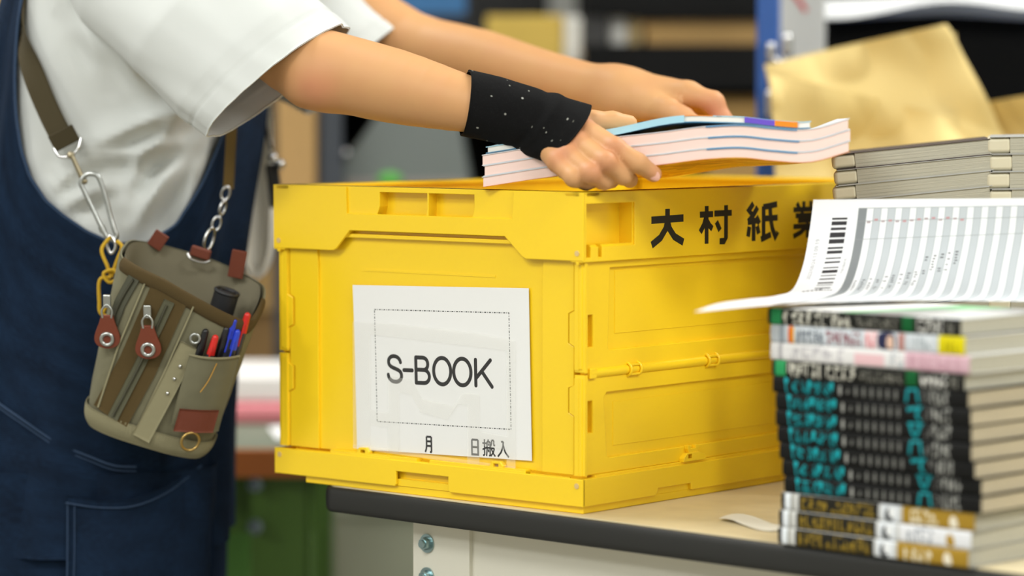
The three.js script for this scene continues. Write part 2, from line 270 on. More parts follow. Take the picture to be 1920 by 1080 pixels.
  for (const k of [0, 1]) {
    part('upper_side_panel', k ? upG.map(about) : upG, yellow, crate); part('lower_side_panel', k ? loG.map(about) : loG, yellow, crate);
    const rod = [cyl(0.0042, 0.5, 18).rotateZ(Math.PI / 2).translate(0.265, 0.1185, -0.0055), span(0.012, 0.021, 0.114, 0.123, -0.009, -0.0015, 0.001), span(0.509, 0.518, 0.114, 0.123, -0.009, -0.0015, 0.001)];
    part('hinge_rod', k ? rod.map(about) : rod, yellow, crate);
    for (const x of [66, 178, 352, 464]) {
      const clip = [0, 14].map((d) => new THREE.TorusGeometry(0.0056, 0.0013, 8, 20).rotateY(Math.PI / 2).translate((x + d) * mm, 0.1187, -0.0055)).concat([span((x + 1) * mm, (x + 13) * mm, 0.1215, 0.1235, -0.004, -0.0012, 0.0004), span((x + 1) * mm, (x + 13) * mm, 0.1135, 0.1155, -0.004, -0.0012, 0.0004)]);
      part('hinge_clip', k ? clip.map(about) : clip, yellow, crate);
    }
    const latch = [P([[140, 32], [172, 32], [172, 36], [162, 39.5], [145, 39.5], [140, 35]], -6, 0.6, 0.4, [rect(146.5, 152, 34.6, 38.2)]), P([[150, 38], [160, 38], [163, 43], [147, 43]], -5, -0.5, 0.6), span(0.1475, 0.1515, 0.0425, 0.046, -0.005, -0.0005, 0.0006), span(0.1585, 0.1625, 0.0425, 0.046, -0.005, -0.0005, 0.0006)];
    part('latch', k ? latch.map(about) : latch, yellow, crate);
  }
  // base
  const endB = () => [P([[0, 6.5], [150, 6.5], [152, 8.5], [152, 20], [214, 20], [214, 8.5], [216, 6.5], [366, 6.5], [366, 30], [0, 30]], -3, 0, 0.7), P(rect(20, 346, 7, 30), -9, -7), P([[70, 27.5], [302, 27.5], [302, 33], [191, 33], [191, 30.4], [176, 30.4], [176, 33], [70, 33]], -8, -1.2, 0.3)];
  const sideB = () => [P([[0.6, 6.5], [100, 6.5], [103, 9.5], [104, 12.5], [151, 12.5], [152, 7], [154, 6.5], [376, 6.5], [378, 7], [379, 12.5], [426, 12.5], [427, 9.5], [430, 6.5], [529.4, 6.5], [529.4, 30], [0.6, 30]], -8, 0, 0.7), P(rect(20, 510, 27.5, 32), -12, -2.4, 0.5)];
  const be = endB().map(endFace), bs = sideB();
  part('base_frame', [...be, ...be.map(about), ...bs, ...bs.map(about), span(0.003, 0.527, 0.007, 0.013, -0.363, -0.003), span(0.004, 0.526, 0, 0.0072, -0.330, -0.003, 0.001)], yellow, crate);
  for (const [a, w] of [[104, 12], [262, 12]]) {
    part('label_clip', [endFace(P([[a, 29], [a + w, 29], [a + w + 2, 34], [a + w - 2, 38], [a + 1, 37.5], [a - 2, 33]], -7, -1.6, 0.5, [rect(a + 3, a + 8.5, 32.6, 35.6)])), endFace(P(rect(a - 8, a + 40, 28, 31.5), -8, -0.6, 0.5))], yellow, crate);
  }
  // clear pocket: a thin film with frosted bands
  const film = new THREE.MeshPhysicalMaterial({ color: 0xffffff, roughness: 0.06, transmission: 1, thickness: 0, ior: 1.25 });
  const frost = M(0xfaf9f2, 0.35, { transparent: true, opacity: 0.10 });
  part('label_pocket', endFace(P([[96, 36], [288, 31], [289, 34], [289, 142], [286, 145], [240, 149], [150, 152], [97, 152]], -4.6, -4.2, 0)), film, crate);
  const pk = crate.children[crate.children.length - 1];
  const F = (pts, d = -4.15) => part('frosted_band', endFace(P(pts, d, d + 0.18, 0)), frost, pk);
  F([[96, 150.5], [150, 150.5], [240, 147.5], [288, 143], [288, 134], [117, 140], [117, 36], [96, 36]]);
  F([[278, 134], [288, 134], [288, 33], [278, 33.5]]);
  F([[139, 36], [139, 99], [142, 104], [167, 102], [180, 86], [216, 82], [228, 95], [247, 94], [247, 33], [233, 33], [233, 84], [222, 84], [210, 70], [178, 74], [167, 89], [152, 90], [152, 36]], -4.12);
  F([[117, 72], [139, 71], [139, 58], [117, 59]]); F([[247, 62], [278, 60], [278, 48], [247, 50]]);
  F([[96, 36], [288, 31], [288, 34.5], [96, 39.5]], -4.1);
}
// the printed label
{
  const tex = canvasTex(1030, 740, (c, w, h) => {
    c.fillStyle = '#f1f1ee'; c.fillRect(0, 0, w, h); c.strokeStyle = '#161c18'; c.lineWidth = 4; c.setLineDash([11, 6, 4, 6]); c.strokeRect(128, 108, 788, 502); c.setLineDash([]);
    c.strokeStyle = '#12100f'; c.lineCap = 'round'; c.lineJoin = 'round'; c.lineWidth = 17.5;
    const X = (v) => v * 5, T = 62.5, line = (p) => { c.beginPath(); p.forEach(([a, b], i) => (i ? c.lineTo(X(a), X(T + b)) : c.moveTo(X(a), X(T + b)))); c.stroke(); };
    c.beginPath(); c.moveTo(X(55.5), X(T + 5.5)); c.bezierCurveTo(X(54), X(T - 1.5), X(41), X(T - 1.5), X(41.2), X(T + 5.5)); c.bezierCurveTo(X(41.4), X(T + 13), X(56.5), X(T + 9.5), X(56.5), X(T + 17.5)); c.bezierCurveTo(X(56.5), X(T + 25), X(41.5), X(T + 25), X(40.5), X(T + 17)); c.stroke();
    line([[59.5, 12.3], [69.5, 12.3]]);
    c.beginPath(); c.moveTo(X(74), X(T + 0.6)); c.lineTo(X(74), X(T + 23)); c.lineTo(X(83), X(T + 23)); c.bezierCurveTo(X(92), X(T + 23), X(92), X(T + 11.6), X(83), X(T + 11.4)); c.lineTo(X(75), X(T + 11.4)); c.moveTo(X(83), X(T + 11.4)); c.bezierCurveTo(X(90), X(T + 11.3), X(90), X(T + 0.6), X(82), X(T + 0.6)); c.lineTo(X(74), X(T + 0.6)); c.stroke();
    for (const cx of [105, 128.5]) { c.beginPath(); c.ellipse(X(cx), X(T + 11.8), X(10), X(11.6), 0, 0, 7); c.stroke(); }
    line([[144, 0.6], [144, 23]]); line([[161, 0.6], [145, 16]]); line([[151, 10.5], [162.5, 23.5]]);
    inkGlyph(c, 'getsu', X(82), X(132), X(10.5), X(15), 9); inkGlyph(c, 'nichi', X(136), X(132), X(11), X(15), 9); inkGlyph(c, 'han', X(150), X(131.5), X(15), X(15.5), 7); inkGlyph(c, 'nyu', X(167), X(132), X(13.5), X(15), 8);
  });
  const m = M(0xffffff, 0.7, { map: tex });
  const g = grid(24, 18, (u, v) => { const a = -103 + 206 * u, b = -74 + 148 * v; const lift = 0.6 * Math.sin(u * 5.1) * v * v + 2.2 * v * v * Math.pow(Math.max(0, 1 - u * 3), 2) * Math.max(0, v - 0.5) * 2; const c = Math.cos(0.026), s = Math.sin(0.026); return [(a * c - b * s + 200) * mm, (a * s + b * c + 112) * mm, (-6 + lift * 0.5) * mm]; }, { thick: 0.0001 });
  const o = solo('label_sheet', endFace(g), m, 'white paper label reading S-BOOK in the clear pocket of the crate', 'label');
  o.position.set(...CRATE_AT); o.rotation.y = CRATE_TURN;
}
// ---------- books ----------
// pseudo print: blurred marks that stand for the small lettering of a spine
function marks(c, x, y, w, h, n, col) { c.fillStyle = col; for (let i = 0; i < n; i++) { const cw = w / n; for (let k = 0; k < 5; k++) { const vert = rnd() > 0.5; c.fillRect(x + i * cw + rnd() * cw * 0.6, y + rnd() * h * 0.75, vert ? cw * 0.16 : cw * 0.5, vert ? h * 0.6 : h * 0.16); } } }
function spineTex(draw) { return canvasTex(736, 56, (c, w, h) => { c.lineCap = 'round'; draw(c, w, h); }); }
const spineGreen = () => spineTex((c, w, h) => { c.fillStyle = '#1c1c18'; c.fillRect(0, 0, w, h); c.fillStyle = '#2f9a5c'; c.fillRect(12, 0, 42, h); marks(c, 60, 6, 270, h - 10, 9, '#c9c6b8'); marks(c, 345, 18, 160, h - 30, 8, '#77756c'); c.fillStyle = '#0f5a2c'; c.fillRect(520, 0, 42, h); marks(c, 576, 10, 100, h - 20, 5, '#e4e2da'); marks(c, 685, 14, 30, h - 28, 2, '#8a887e'); });
const spineManga = () => spineTex((c, w, h) => { c.fillStyle = '#cdd3d8'; c.fillRect(0, 0, w, h); c.fillStyle = '#9aa3ac'; c.fillRect(34, 0, 20, h); c.fillStyle = '#e86a1e'; c.fillRect(70, 4, 14, h - 8); c.fillStyle = '#f0b429'; c.fillRect(84, 12, 8, h - 14); marks(c, 100, 14, 110, h - 26, 5, '#3b4756'); marks(c, 215, 16, 140, h - 30, 6, '#7c1f2c'); c.fillStyle = '#f3dcdc'; c.fillRect(365, 6, 50, h - 12); marks(c, 370, 14, 40, h - 28, 2, '#d85a6a'); c.fillStyle = '#2c2f4e'; c.beginPath(); c.ellipse(448, 28, 34, 24, 0, 0, 7); c.fill(); c.fillStyle = '#e8c3ac'; c.beginPath(); c.ellipse(462, 32, 14, 14, 0, 0, 7); c.fill(); c.fillStyle = '#b9837a'; c.fillRect(492, 8, 24, h - 10); c.fillStyle = '#d8dde0'; c.fillRect(540, 0, 80, h); marks(c, 548, 14, 60, h - 28, 3, '#9aa4aa'); c.fillStyle = '#e3d40c'; c.fillRect(640, 0, 96, h); marks(c, 655, 14, 60, h - 28, 3, '#a99c08'); });
const spinePink = () => spineTex((c, w, h) => { c.fillStyle = '#e8e6e4'; c.fillRect(0, 0, w, h); c.fillStyle = '#b6b4b6'; c.fillRect(30, 0, 16, h); marks(c, 70, 12, 210, h - 24, 5, '#c7c4c6'); c.fillStyle = '#ecc4c8'; c.fillRect(320, 22, 110, h - 34); marks(c, 450, 10, 50, h - 20, 2, '#b9bec2'); c.fillStyle = '#d9b3bd'; c.fillRect(506, 0, 230, h); marks(c, 520, 10, 190, h - 20, 6, '#c79aa7'); });
const spineTeal = (k) => spineTex((c, w, h) => {
  c.fillStyle = '#141413'; c.fillRect(0, 0, w, h); c.strokeStyle = '#0f8f97'; c.lineWidth = 6; c.beginPath(); c.moveTo(46, 0); c.lineTo(56, h); c.stroke(); c.fillStyle = '#119aa2'; c.beginPath(); c.ellipse(52, 18, 9, 9, 0, 0, 7); c.fill();
  c.lineWidth = 4; for (let i = 0; i < 4; i++) { const x = 66 + i * 43; for (let j = 0; j < 8; j++) { c.strokeStyle = j % 2 ? '#0c6c72' : '#10929a'; c.beginPath(); c.moveTo(x + rnd() * 38, 14 + rnd() * 36); c.lineTo(x + rnd() * 38, 14 + rnd() * 36); c.stroke(); } c.fillStyle = '#12a0a8'; if (i % 2) { c.beginPath(); c.ellipse(x + 34, 22, 8, 10, 0, 0, 7); c.fill(); } }
  for (let i = 0; i < 8; i++) { c.fillStyle = i ? '#6f6f6a' : '#9a9a94'; c.beginPath(); c.ellipse(262 + i * 30, 30, 6, i === 1 ? 4 : 10, i === 1 ? -0.6 : 0, 0, 7); c.fill(); }
  c.strokeStyle = '#10929a'; c.lineWidth = 9; c.beginPath(); if (k % 3 === 0) { c.moveTo(510, 42); c.lineTo(516, 16); c.lineTo(548, 14); c.lineTo(556, 40); } else if (k % 3 === 1) { c.moveTo(508, 14); c.lineTo(556, 14); c.lineTo(532, 44); c.lineTo(512, 18); } else { c.moveTo(508, 22); c.lineTo(552, 16); c.lineTo(540, 30); c.lineTo(554, 46); } c.stroke();
  marks(c, 566, 14, 28, h - 28, 2, '#6a6a66'); marks(c, 596, 8, 66, h - 16, 4, '#a9a9a2');
});
const spineGold = (k) => spineTex((c, w, h) => {
  c.fillStyle = '#c9c9c4'; c.fillRect(0, 0, w, h); c.fillStyle = '#16181c'; c.fillRect(0, 8, 14, h); c.fillStyle = '#e7ecef'; c.fillRect(16, 8, 22, h); c.fillStyle = '#6d6a58'; c.fillRect(40, 8, 5, h); c.fillStyle = '#23211a'; c.fillRect(70, 8, 310, h);
  marks(c, 80, 14, 290, h - 22, 11, '#8f7626');
  c.fillStyle = '#dfe3e6'; c.fillRect(388, 4, 70, h); c.fillStyle = '#34373b'; c.beginPath(); c.ellipse(420, 34, 16, 14, 0, 0, 7); c.fill(); c.fillStyle = '#eef0f0'; c.beginPath(); c.ellipse(432, 26, 14, 10, 0, 0, 7); c.fill();
  c.fillStyle = k === 1 ? '#e9eaec' : '#a8852b'; c.fillRect(470, 4, 266, h); marks(c, 490, 12, 110, h - 18, 4, k === 1 ? '#9aa0a8' : '#e6dcc0'); c.fillStyle = k === 1 ? '#b48e2f' : '#f0e8d2'; c.beginPath(); c.ellipse(660, 34, 16, 12, 0.3, 0, 7); c.fill();
});
const pagesTex = dataTex(256, (x, y) => { const v = 0.86 + 0.2 * n3(3, y * 70, 1) + 0.1 * n3(x * 3, y * 160, 7); return [v, v * 0.985, v * 0.94]; });
const pageMat = (color) => { const m = M(color, 0.9, { map: tiled(pagesTex, 1, 14), bumpMap: tiled(pagesTex, 1, 14), bumpScale: 0.0004 }); return m; };
const pagesGrey = pageMat(0xd2d1c6), pagesBeige = pageMat(0xd6cbb4), pagesPink = M(0xf0d3c8, 0.85);
// local x along the spine, spine faces +z, y up from the underside
function makeBook(o, L, W, T, spineMap, coverMat, pages, topMat) {
  const bulge = Math.min(0.0016, T * 0.14);
  const sp = grid(8, 12, (u, v) => { const a = (v - 0.5) * Math.PI, y = T / 2 + T / 2 * Math.sign(Math.sin(a)) * Math.pow(Math.abs(Math.sin(a)), 0.7); return [L * u, y, -bulge * 1.4 + bulge * 1.4 * Math.pow(Math.cos(a), 0.55)]; }, { thick: 0.0004 });
  part('spine', sp, M(0xffffff, 0.45, { map: spineMap, specularIntensity: 0.35 }), o);
  part('back_cover', span(0, L, 0, 0.0005, -W, -bulge), coverMat, o);
  part('front_cover', span(0, L, T - 0.0005, T, -W, -bulge), topMat ?? coverMat, o);
  part('page_block', grid4(0.001, L - 0.001, 0.0006, T - 0.0006, -W + 0.001, -bulge - 0.0002), pages, o);
  return o;
}
// a page block: a box whose end faces carry the leaf lines
function grid4(x0, x1, y0, y1, z0, z1) {
  const g = new THREE.BoxGeometry(x1 - x0, y1 - y0, z1 - z0, 1, 1, 1).translate((x0 + x1) / 2, (y0 + y1) / 2, (z0 + z1) / 2), p = g.attributes.position, uv = g.attributes.uv, n = g.attributes.normal;
  for (let i = 0; i < p.count; i++) uv.setXY(i, Math.abs(n.getX(i)) > 0.5 ? p.getZ(i) * 4 : p.getX(i) * 4, Math.abs(n.getY(i)) > 0.5 ? 0.3 : p.getY(i) * 6 + 0.13);
  return g;
}
const FRONT_AT = [0.2095, 0.1635], FRONT_TURN = -0.772;
const fd = [Math.cos(FRONT_TURN), -Math.sin(FRONT_TURN)];
let fy = 0.7402;
const frontBook = (name, label, T, along, spine, cover, pages, turn = 0, L = 0.184, topMat, out = 0) => {
  const o = thing(name, label, 'book', [FRONT_AT[0] + fd[0] * along - fd[1] * out, fy, FRONT_AT[1] + fd[1] * along + fd[0] * out], FRONT_TURN + turn, 'books in the front stack');
  makeBook(o, L, 0.128, T, spine, cover, pages, topMat); fy += T + 0.0002; return o;
};
const covBlack = M(0x121211, 0.45, { specularIntensity: 0.35 }), covGrey = M(0x9c9c98, 0.4), covWhite = M(0xdededb, 0.4);
const ordinal = ['lowest', 'second lowest', 'third lowest', 'middle', 'third highest', 'second highest', 'topmost'];
['gold-lettered paperback at the very bottom of the front book stack', 'gold-lettered paperback with a white spine end, second from the bottom of the front stack', 'gold-lettered paperback just below the black and teal books'].forEach((l, k) => frontBook('paperback', l, 0.0136, [0.0, 0.001, 0.003][k], spineGold(k), covGrey, pagesGrey, [0.0, 0.012, 0.02][k], 0.182));
for (let k = 0; k < 7; k++) frontBook('paperback', 'black paperback with teal lettering, ' + ordinal[k] + ' of the seven alike in the front stack', 0.0128, [0.006, 0.004, 0.001, -0.001, -0.003, -0.003, -0.006][k], spineTeal(k), covBlack, pagesBeige, [0.01, 0.025, 0.0, -0.01, 0.005, 0, 0.005][k], 0.186);
frontBook('paperback', 'black paperback with green spine ends, lying directly on the teal books', 0.0126, -0.007, spineGreen(), covBlack, pagesGrey, 0.0, 0.184);
frontBook('paperback', 'white paperback with a pink spine end in the front stack', 0.0136, -0.0085, spinePink(), covWhite, pagesGrey, 0.0, 0.19);
frontBook('paperback', 'pale comic paperback with a bright yellow spine end', 0.0138, -0.0085, spineManga(), covWhite, pagesGrey, 0.005, 0.185);
const topPrint = canvasTex(512, 356, (c, w, h) => { c.fillStyle = '#8f918a'; c.fillRect(0, 0, w, h); c.fillStyle = '#f2f1ec'; c.beginPath(); c.moveTo(10, h); c.lineTo(190, h); c.lineTo(270, 0); c.lineTo(40, 0); c.fill(); c.fillStyle = '#f0b860'; c.fillRect(20, 0, 120, 60); c.fillStyle = '#63b86c'; c.beginPath(); c.moveTo(190, h); c.lineTo(230, h); c.lineTo(340, 0); c.lineTo(265, 0); c.fill(); c.fillStyle = '#79c07c'; c.beginPath(); c.moveTo(300, 0); c.lineTo(400, 0); c.lineTo(330, 170); c.fill(); c.fillStyle = '#d9dad6'; c.fillRect(360, 120, 152, 236); c.strokeStyle = '#b4605c'; c.lineWidth = 8; c.beginPath(); c.moveTo(300, h); c.lineTo(470, 60); c.stroke(); c.strokeStyle = '#4c5048'; c.beginPath(); c.moveTo(350, h); c.lineTo(500, 100); c.stroke(); });
const topBook = frontBook('paperback', 'green and white paperback on top of the front stack under the curled sheet', 0.0128, -0.0115, spineGreen(), covBlack, pagesGrey, 0.005, 0.184, null);
{ const f = topBook.children.find((m) => m.name === 'front_cover'); f.geometry = grid(1, 1, (u, v) => [0.184 * u, 0.0129, -0.0016 - 0.1264 * v], { thick: 0.0006 }); f.material = M(0xffffff, 0.3, { map: topPrint }); }
const FRONT_TOP = fy;

// rear stacks: thick catalogues lying with their page edges towards the camera
const covDull = M(0xa9a9a4, 0.5), covDark = M(0x4a3f3c, 0.45), spineStrip = M(0xcdc6ac, 0.7), spinePale = M(0xd8d8d2, 0.5);
function rearBook(label, at, y, turn, tiltz, T, pages, cover, group) {
  const o = thing('catalogue', label, 'book', [at[0], y, at[1]], turn, group); o.rotation.order = 'YXZ'; o.rotation.z = tiltz;
  // local x away from the spine, head edge of the pages faces +z
  const L = 0.137, W = 0.17;
  part('page_block', grid4(0.02, L, 0.0006, T - 0.0006, -W, 0), pages, o);
  part('bound_edge', new RoundedBoxGeometry(0.022, T - 0.001, W, 3, 0.004).translate(0.0105, T / 2, -W / 2), spineStrip, o);
  part('cover', [span(0.003, L, 0, 0.0006, -W - 0.001, 0.001), span(0.003, L, T - 0.0006, T, -W - 0.001, 0.001)], cover, o);
  return o;
}
{
  const T = 0.0136, nA = 22, tilt = 0.105;
  let y = 0.7402;
  for (let k = 0; k < nA; k++) {
    const t = Math.min(1, k / 12) * tilt, lab = k === nA - 1 ? 'grey-paged catalogue topmost in the rear stack behind the curled sheet' : k === nA - 2 ? 'grey-paged catalogue second from the top of the rear stack' : k === nA - 3 ? 'grey-paged catalogue third from the top, half hidden by the curled sheet' : 'grey-paged catalogue lower in the rear stack, hidden behind the curled sheet';
    rearBook(lab, [0.2795 + (k % 3) * 0.001, -0.103], y, -0.13, t, T, pagesGrey, k === nA - 1 ? covDark : covDull, 'catalogues in the rear stack'); y += T + 0.0001;
  }
  y = 0.7402;
  for (let k = 0; k < 21; k++) {
    const lab = k > 17 ? ['white-spined catalogue third from the top of the stack at the right frame edge', 'white-spined catalogue second from the top of the stack at the right frame edge', 'white-spined catalogue topmost of the stack at the right frame edge'][k - 18] : 'white-spined catalogue lower in the right rear stack, hidden behind the sheet';
    rearBook(lab, [0.4105 + (k % 2) * 0.002, -0.085], y, -0.16, 0.02, 0.0150, pagesGrey, covDull, 'catalogues in the right rear stack'); y += 0.0151;
  }
}

// the curled order slip lying on the front stack
{
  const tex = canvasTex(840, 1188, (c, w, h) => {
    c.fillStyle = '#e3e5e6'; c.fillRect(0, 0, w, h);
    c.fillStyle = '#1c1a1e'; let y = 62; const bars = [3, 2, 6, 3, 4, 3, 8, 2, 7, 5, 3, 2, 5, 6, 2, 4, 3, 7, 2, 3, 6, 4, 2, 5, 3, 6, 4, 3, 2, 7, 4, 5]; bars.forEach((b, i) => { const q = b * 2.1; if (i % 2 === 0) c.fillRect(70, y, 50, q); y += q + 1; });
    c.save(); c.translate(38, 330); c.rotate(-Math.PI / 2); c.fillStyle = '#8d8d90'; c.font = '17px sans-serif'; c.fillText('2022/08/24 13 09 19', 40, 0); c.restore();
    c.save(); c.translate(140, 300); c.rotate(-Math.PI / 2); c.fillStyle = '#77777a'; c.font = '13px sans-serif'; c.fillText('774106416', 30, 0); c.restore();
    c.fillStyle = '#7d8284'; c.fillRect(154, 30, 28, h);
    for (let i = 0; i < 30; i++) { const x = 182 + i * 47; c.fillStyle = '#b9bfc2'; c.fillRect(x + 23, 30, 24, h); c.fillStyle = '#999fa1'; c.fillRect(x + 22, 30, 1.6, h); c.fillRect(x + 46, 30, 1.6, h); }
    c.fillStyle = '#8b8f90'; for (const q of [30, 74, 138]) c.fillRect(154, q, w, 1.8);
    c.fillStyle = '#4a4a4c'; for (let i = 0; i < 14; i++) { const x = 186 + i * 23.5; for (let k = 0; k < 7; k++) if (rnd() > 0.3) c.fillRect(x + rnd() * 3, 250 + i * -4 + k * 12 + (i > 8 ? 0 : 60), 6 + rnd() * 5, 5); c.fillStyle = i % 2 ? '#b98a8c' : '#a59698'; c.fillRect(x, 66 + rnd() * 10, 12, 7); c.fillStyle = '#4a4a4c'; }
    c.fillStyle = '#4b4b4d'; for (let k = 0; k < 5; k++) c.fillRect(40 + k * 12, 380 - k * 5, 9, 16); for (let k = 0; k < 6; k++) c.fillRect(80 + k * 9, 372, 6, 11);
  });
  const left = new THREE.CatmullRomCurve3([[0.2535, 1.0055, -0.012], [0.2505, 0.982, -0.010], [0.2445, 0.9525, -0.002], [0.2345, 0.9335, 0.02], [0.216, FRONT_TOP + 0.0035, 0.065], [0.188, FRONT_TOP + 0.0045, 0.125], [0.160, FRONT_TOP + 0.004, 0.175], [0.1392, FRONT_TOP + 0.0005, 0.215]].map((p) => V3(...p)));
  const right = new THREE.CatmullRomCurve3([[0.461, 1.0085, 0.03], [0.459, 0.985, 0.032], [0.453, 0.956, 0.04], [0.447, 0.934, 0.058], [0.439, FRONT_TOP + 0.002, 0.085], [0.42, FRONT_TOP + 0.0015, 0.125], [0.398, FRONT_TOP + 0.0015, 0.165], [0.38, FRONT_TOP + 0.0015, 0.2]].map((p) => V3(...p)));
  const reach = (u) => interp([[0, 1], [0.3, 0.78], [0.55, 0.60], [1, 0.56]], u);
  const g = grid(60, 70, (u, v) => { const t = (1 - v) * reach(u), p = left.getPointAt(t).lerp(right.getPointAt(t), u); if (p.y < 0.95) p.y = Math.max(p.y, FRONT_TOP + 0.0007); return p.toArray(); }, { thick: 0.00012 });
  { const q = g.attributes.uv; for (let i = 0; i < q.count; i++) q.setY(i, 1 - (1 - q.getY(i)) * reach(q.getX(i))); }
  solo('order_slip', g, M(0xffffff, 0.6, { map: tex }), 'curled white order sheet with barcode and grey striped table, on the front books', 'paper');
}

// magazines held above the crate
{
  // near edge of the underside: x, y, z
  const edge = new THREE.CatmullRomCurve3([[-0.0258, 1.0141, -0.062], [0.0317, 1.0233, -0.042], [0.0856, 1.0300, -0.026], [0.1254, 1.0345, -0.012], [0.1606, 1.0392, -0.002], [0.1910, 1.0408, 0.006], [0.2170, 1.0383, 0.014], [0.2472, 1.0372, 0.022], [0.2792, 1.0463, 0.031]].map((p) => V3(...p)));
  const back = V3(0.06, 0, -1).normalize();
  const bodyAt = (u, t, h) => { const p = edge.getPointAt(clamp(u, 0, 1)).clone(); p.addScaledVector(back, t * 0.208); const sag = -0.016 * t * Math.exp(-Math.pow((u - 0.55) / 0.3, 2)); p.y += h + sag; return p; };
  const T = 0.0092, pagePink = pagesPink, coverPale = M(0xe9edf2, 0.3), coverBlue = M(0x8fc6e0, 0.3);
  const orange = canvasTex(512, 360, (c, w, h) => { c.fillStyle = '#d98a14'; c.fillRect(0, 0, w, h); for (let i = 0; i < 160; i++) { c.fillStyle = ['#c8720c', '#e7a52a', '#b9640f', '#efb84a', '#a44a12'][i % 5]; c.beginPath(); c.ellipse(rnd() * w, rnd() * h, 10 + rnd() * 34, 5 + rnd() * 14, rnd() * 3, 0, 7); c.fill(); } });
  const orangeMat = M(0xffffff, 0.3, { map: orange });
  const slab = (u0, u1, t0, t1, h0, h1, uvs = 1) => { // a bent slab following the held stack
    const f = (u, t, h) => bodyAt(lerp(u0, u1, u), lerp(t0, t1, t), lerp(h0, h1, h)).toArray();
    return merge([grid(40, 8, (u, t) => f(u, t, 1)), grid(40, 8, (u, t) => f(1 - u, t, 0)), grid(40, 4, (u, v) => f(u, 0, v), { su: 1.2, sv: 0.05 }), grid(40, 4, (u, v) => f(1 - u, 1, v), { su: 1.2, sv: 0.05 }), grid(8, 4, (u, v) => f(0, 1 - u, v), { su: 0.8, sv: 0.05 }), grid(8, 4, (u, v) => f(1, u, v), { su: 0.8, sv: 0.05 })]);
  };
  const names = ['pink-edged magazine lowest in the hands, with an orange back cover', 'pink-edged magazine in the middle of the held bundle', 'pink-edged magazine just under the light blue one in the hands'];
  for (let k = 0; k < 3; k++) {
    const o = thing('magazine', names[k], 'magazine', [0, 0, 0], 0, 'magazines held over the crate'), s = [0, 0.004, -0.002][k], h = k * (T + 0.0002);
    part('page_block', slab(0.004 + s, 0.996 + s, 0.004, 1, h + 0.0006, h + T - 0.0006), pagePink, o);
    part('back_cover', slab(s, 1 + s, 0, 1, h, h + 0.0005), k ? coverPale : orangeMat, o);
    part('front_cover', slab(s, 1 + s, 0, 1, h + T - 0.0005, h + T), coverPale, o);
    part('cover_band', slab(0.62 + s, 0.86 + s, -0.0012, 0.02, h + T - 0.0012, h + T - 0.0002), M(0x3d86b4, 0.35), o);
  }
  const o = thing('magazine', 'light blue magazine on top of the bundle in the hands', 'magazine', [0, 0, 0], 0, 'magazines held over the crate'), h = 3 * (T + 0.0002);
  const lift = (u) => 0.0055 * Math.exp(-Math.pow((u - 0.52) / 0.12, 2));
  const topSlab = (u0, u1, t0, t1, a, b) => { const g = slab(u0, u1, t0, t1, 0, b - a), p = g.attributes.position, e0 = edge.getPointAt(0).x, e1 = edge.getPointAt(1).x; for (let i = 0; i < p.count; i++) { const u = (p.getX(i) - e0) / (e1 - e0); p.setY(i, p.getY(i) + h + 0.0004 + a + lift(u)); } return g; };
  part('page_block', topSlab(0.016, 0.892, 0.03, 0.98, 0.0008, 0.0052), M(0xeae6dc, 0.8), o);
  part('back_cover', topSlab(0.01, 0.895, 0.026, 0.99, 0, 0.0007), M(0x5b93b4, 0.3), o);
  const blueTex = canvasTex(512, 360, (c, w, h) => { c.fillStyle = '#a9d6e6'; c.fillRect(0, 0, w, h); c.fillStyle = '#eef4f2'; c.fillRect(260, 0, 160, h); c.fillStyle = '#6a4fc0'; c.fillRect(330, 0, 50, h); c.fillStyle = '#ee8a1c'; c.fillRect(380, 0, 55, h); c.fillStyle = '#2d2d2d'; for (let i = 0; i < 40; i++) c.fillRect(430 + rnd() * 40, rnd() * h, 8, 10); c.fillStyle = '#f4c21c'; for (let i = 0; i < 8; i++) c.fillRect(200 + i * 12, 6, 6, 20); });
  part('front_cover', topSlab(0.01, 0.895, 0.026, 0.99, 0.0052, 0.0059), M(0xffffff, 0.3, { map: blueTex }), o);
  part('spine_band', topSlab(0.34, 0.56, 0.02, 0.03, 0, 0.0059), M(0xa9d6e6, 0.3), o);
  part('title_strip', topSlab(0.72, 0.80, 0.022, 0.028, 0.001, 0.0055), M(0x6a4fc0, 0.35), o); part('title_strip', topSlab(0.80, 0.86, 0.022, 0.028, 0.001, 0.0055), M(0xee8a1c, 0.35), o);
}
// ---------- the worker ----------
const person = thing('person', 'person in white shirt and navy denim overalls lifting magazines over the crate', 'person', [-0.4, 0, -0.45]);
const local = (g) => g.translate(0.4, 0, 0.45); // geometry below is laid out in world metres
const ZC = -0.45;
// trunk profile: height, back x, front x, half breadth
const TRUNK = [[0.55, -0.548, -0.290, 0.165], [0.62, -0.546, -0.288, 0.166], [0.73, -0.543, -0.284, 0.166], [0.80, -0.541, -0.281, 0.162], [0.87, -0.537, -0.279, 0.157], [0.925, -0.534, -0.276, 0.155], [0.96, -0.531, -0.271, 0.156], [1.0145, -0.526, -0.263, 0.158], [1.083, -0.514, -0.253, 0.162], [1.135, -0.502, -0.248, 0.164], [1.1875, -0.487, -0.243, 0.166], [1.24, -0.472, -0.238, 0.168], [1.285, -0.452, -0.24, 0.165], [1.325, -0.43, -0.255, 0.14], [1.355, -0.408, -0.278, 0.09], [1.372, -0.392, -0.295, 0.058]];
const NP = 2.4, sgnp = (v) => Math.sign(v) * Math.pow(Math.abs(v), 2 / NP);
function trunk(phi, y, off = 0) {
  const b = interp(TRUNK, y, 1), f = interp(TRUNK, y, 2), h = interp(TRUNK, y, 3), c = (b + f) / 2, a = (f - b) / 2;
  return [c + (a + off) * sgnp(Math.cos(phi)), y, ZC + (h + off) * sgnp(Math.sin(phi))];
}
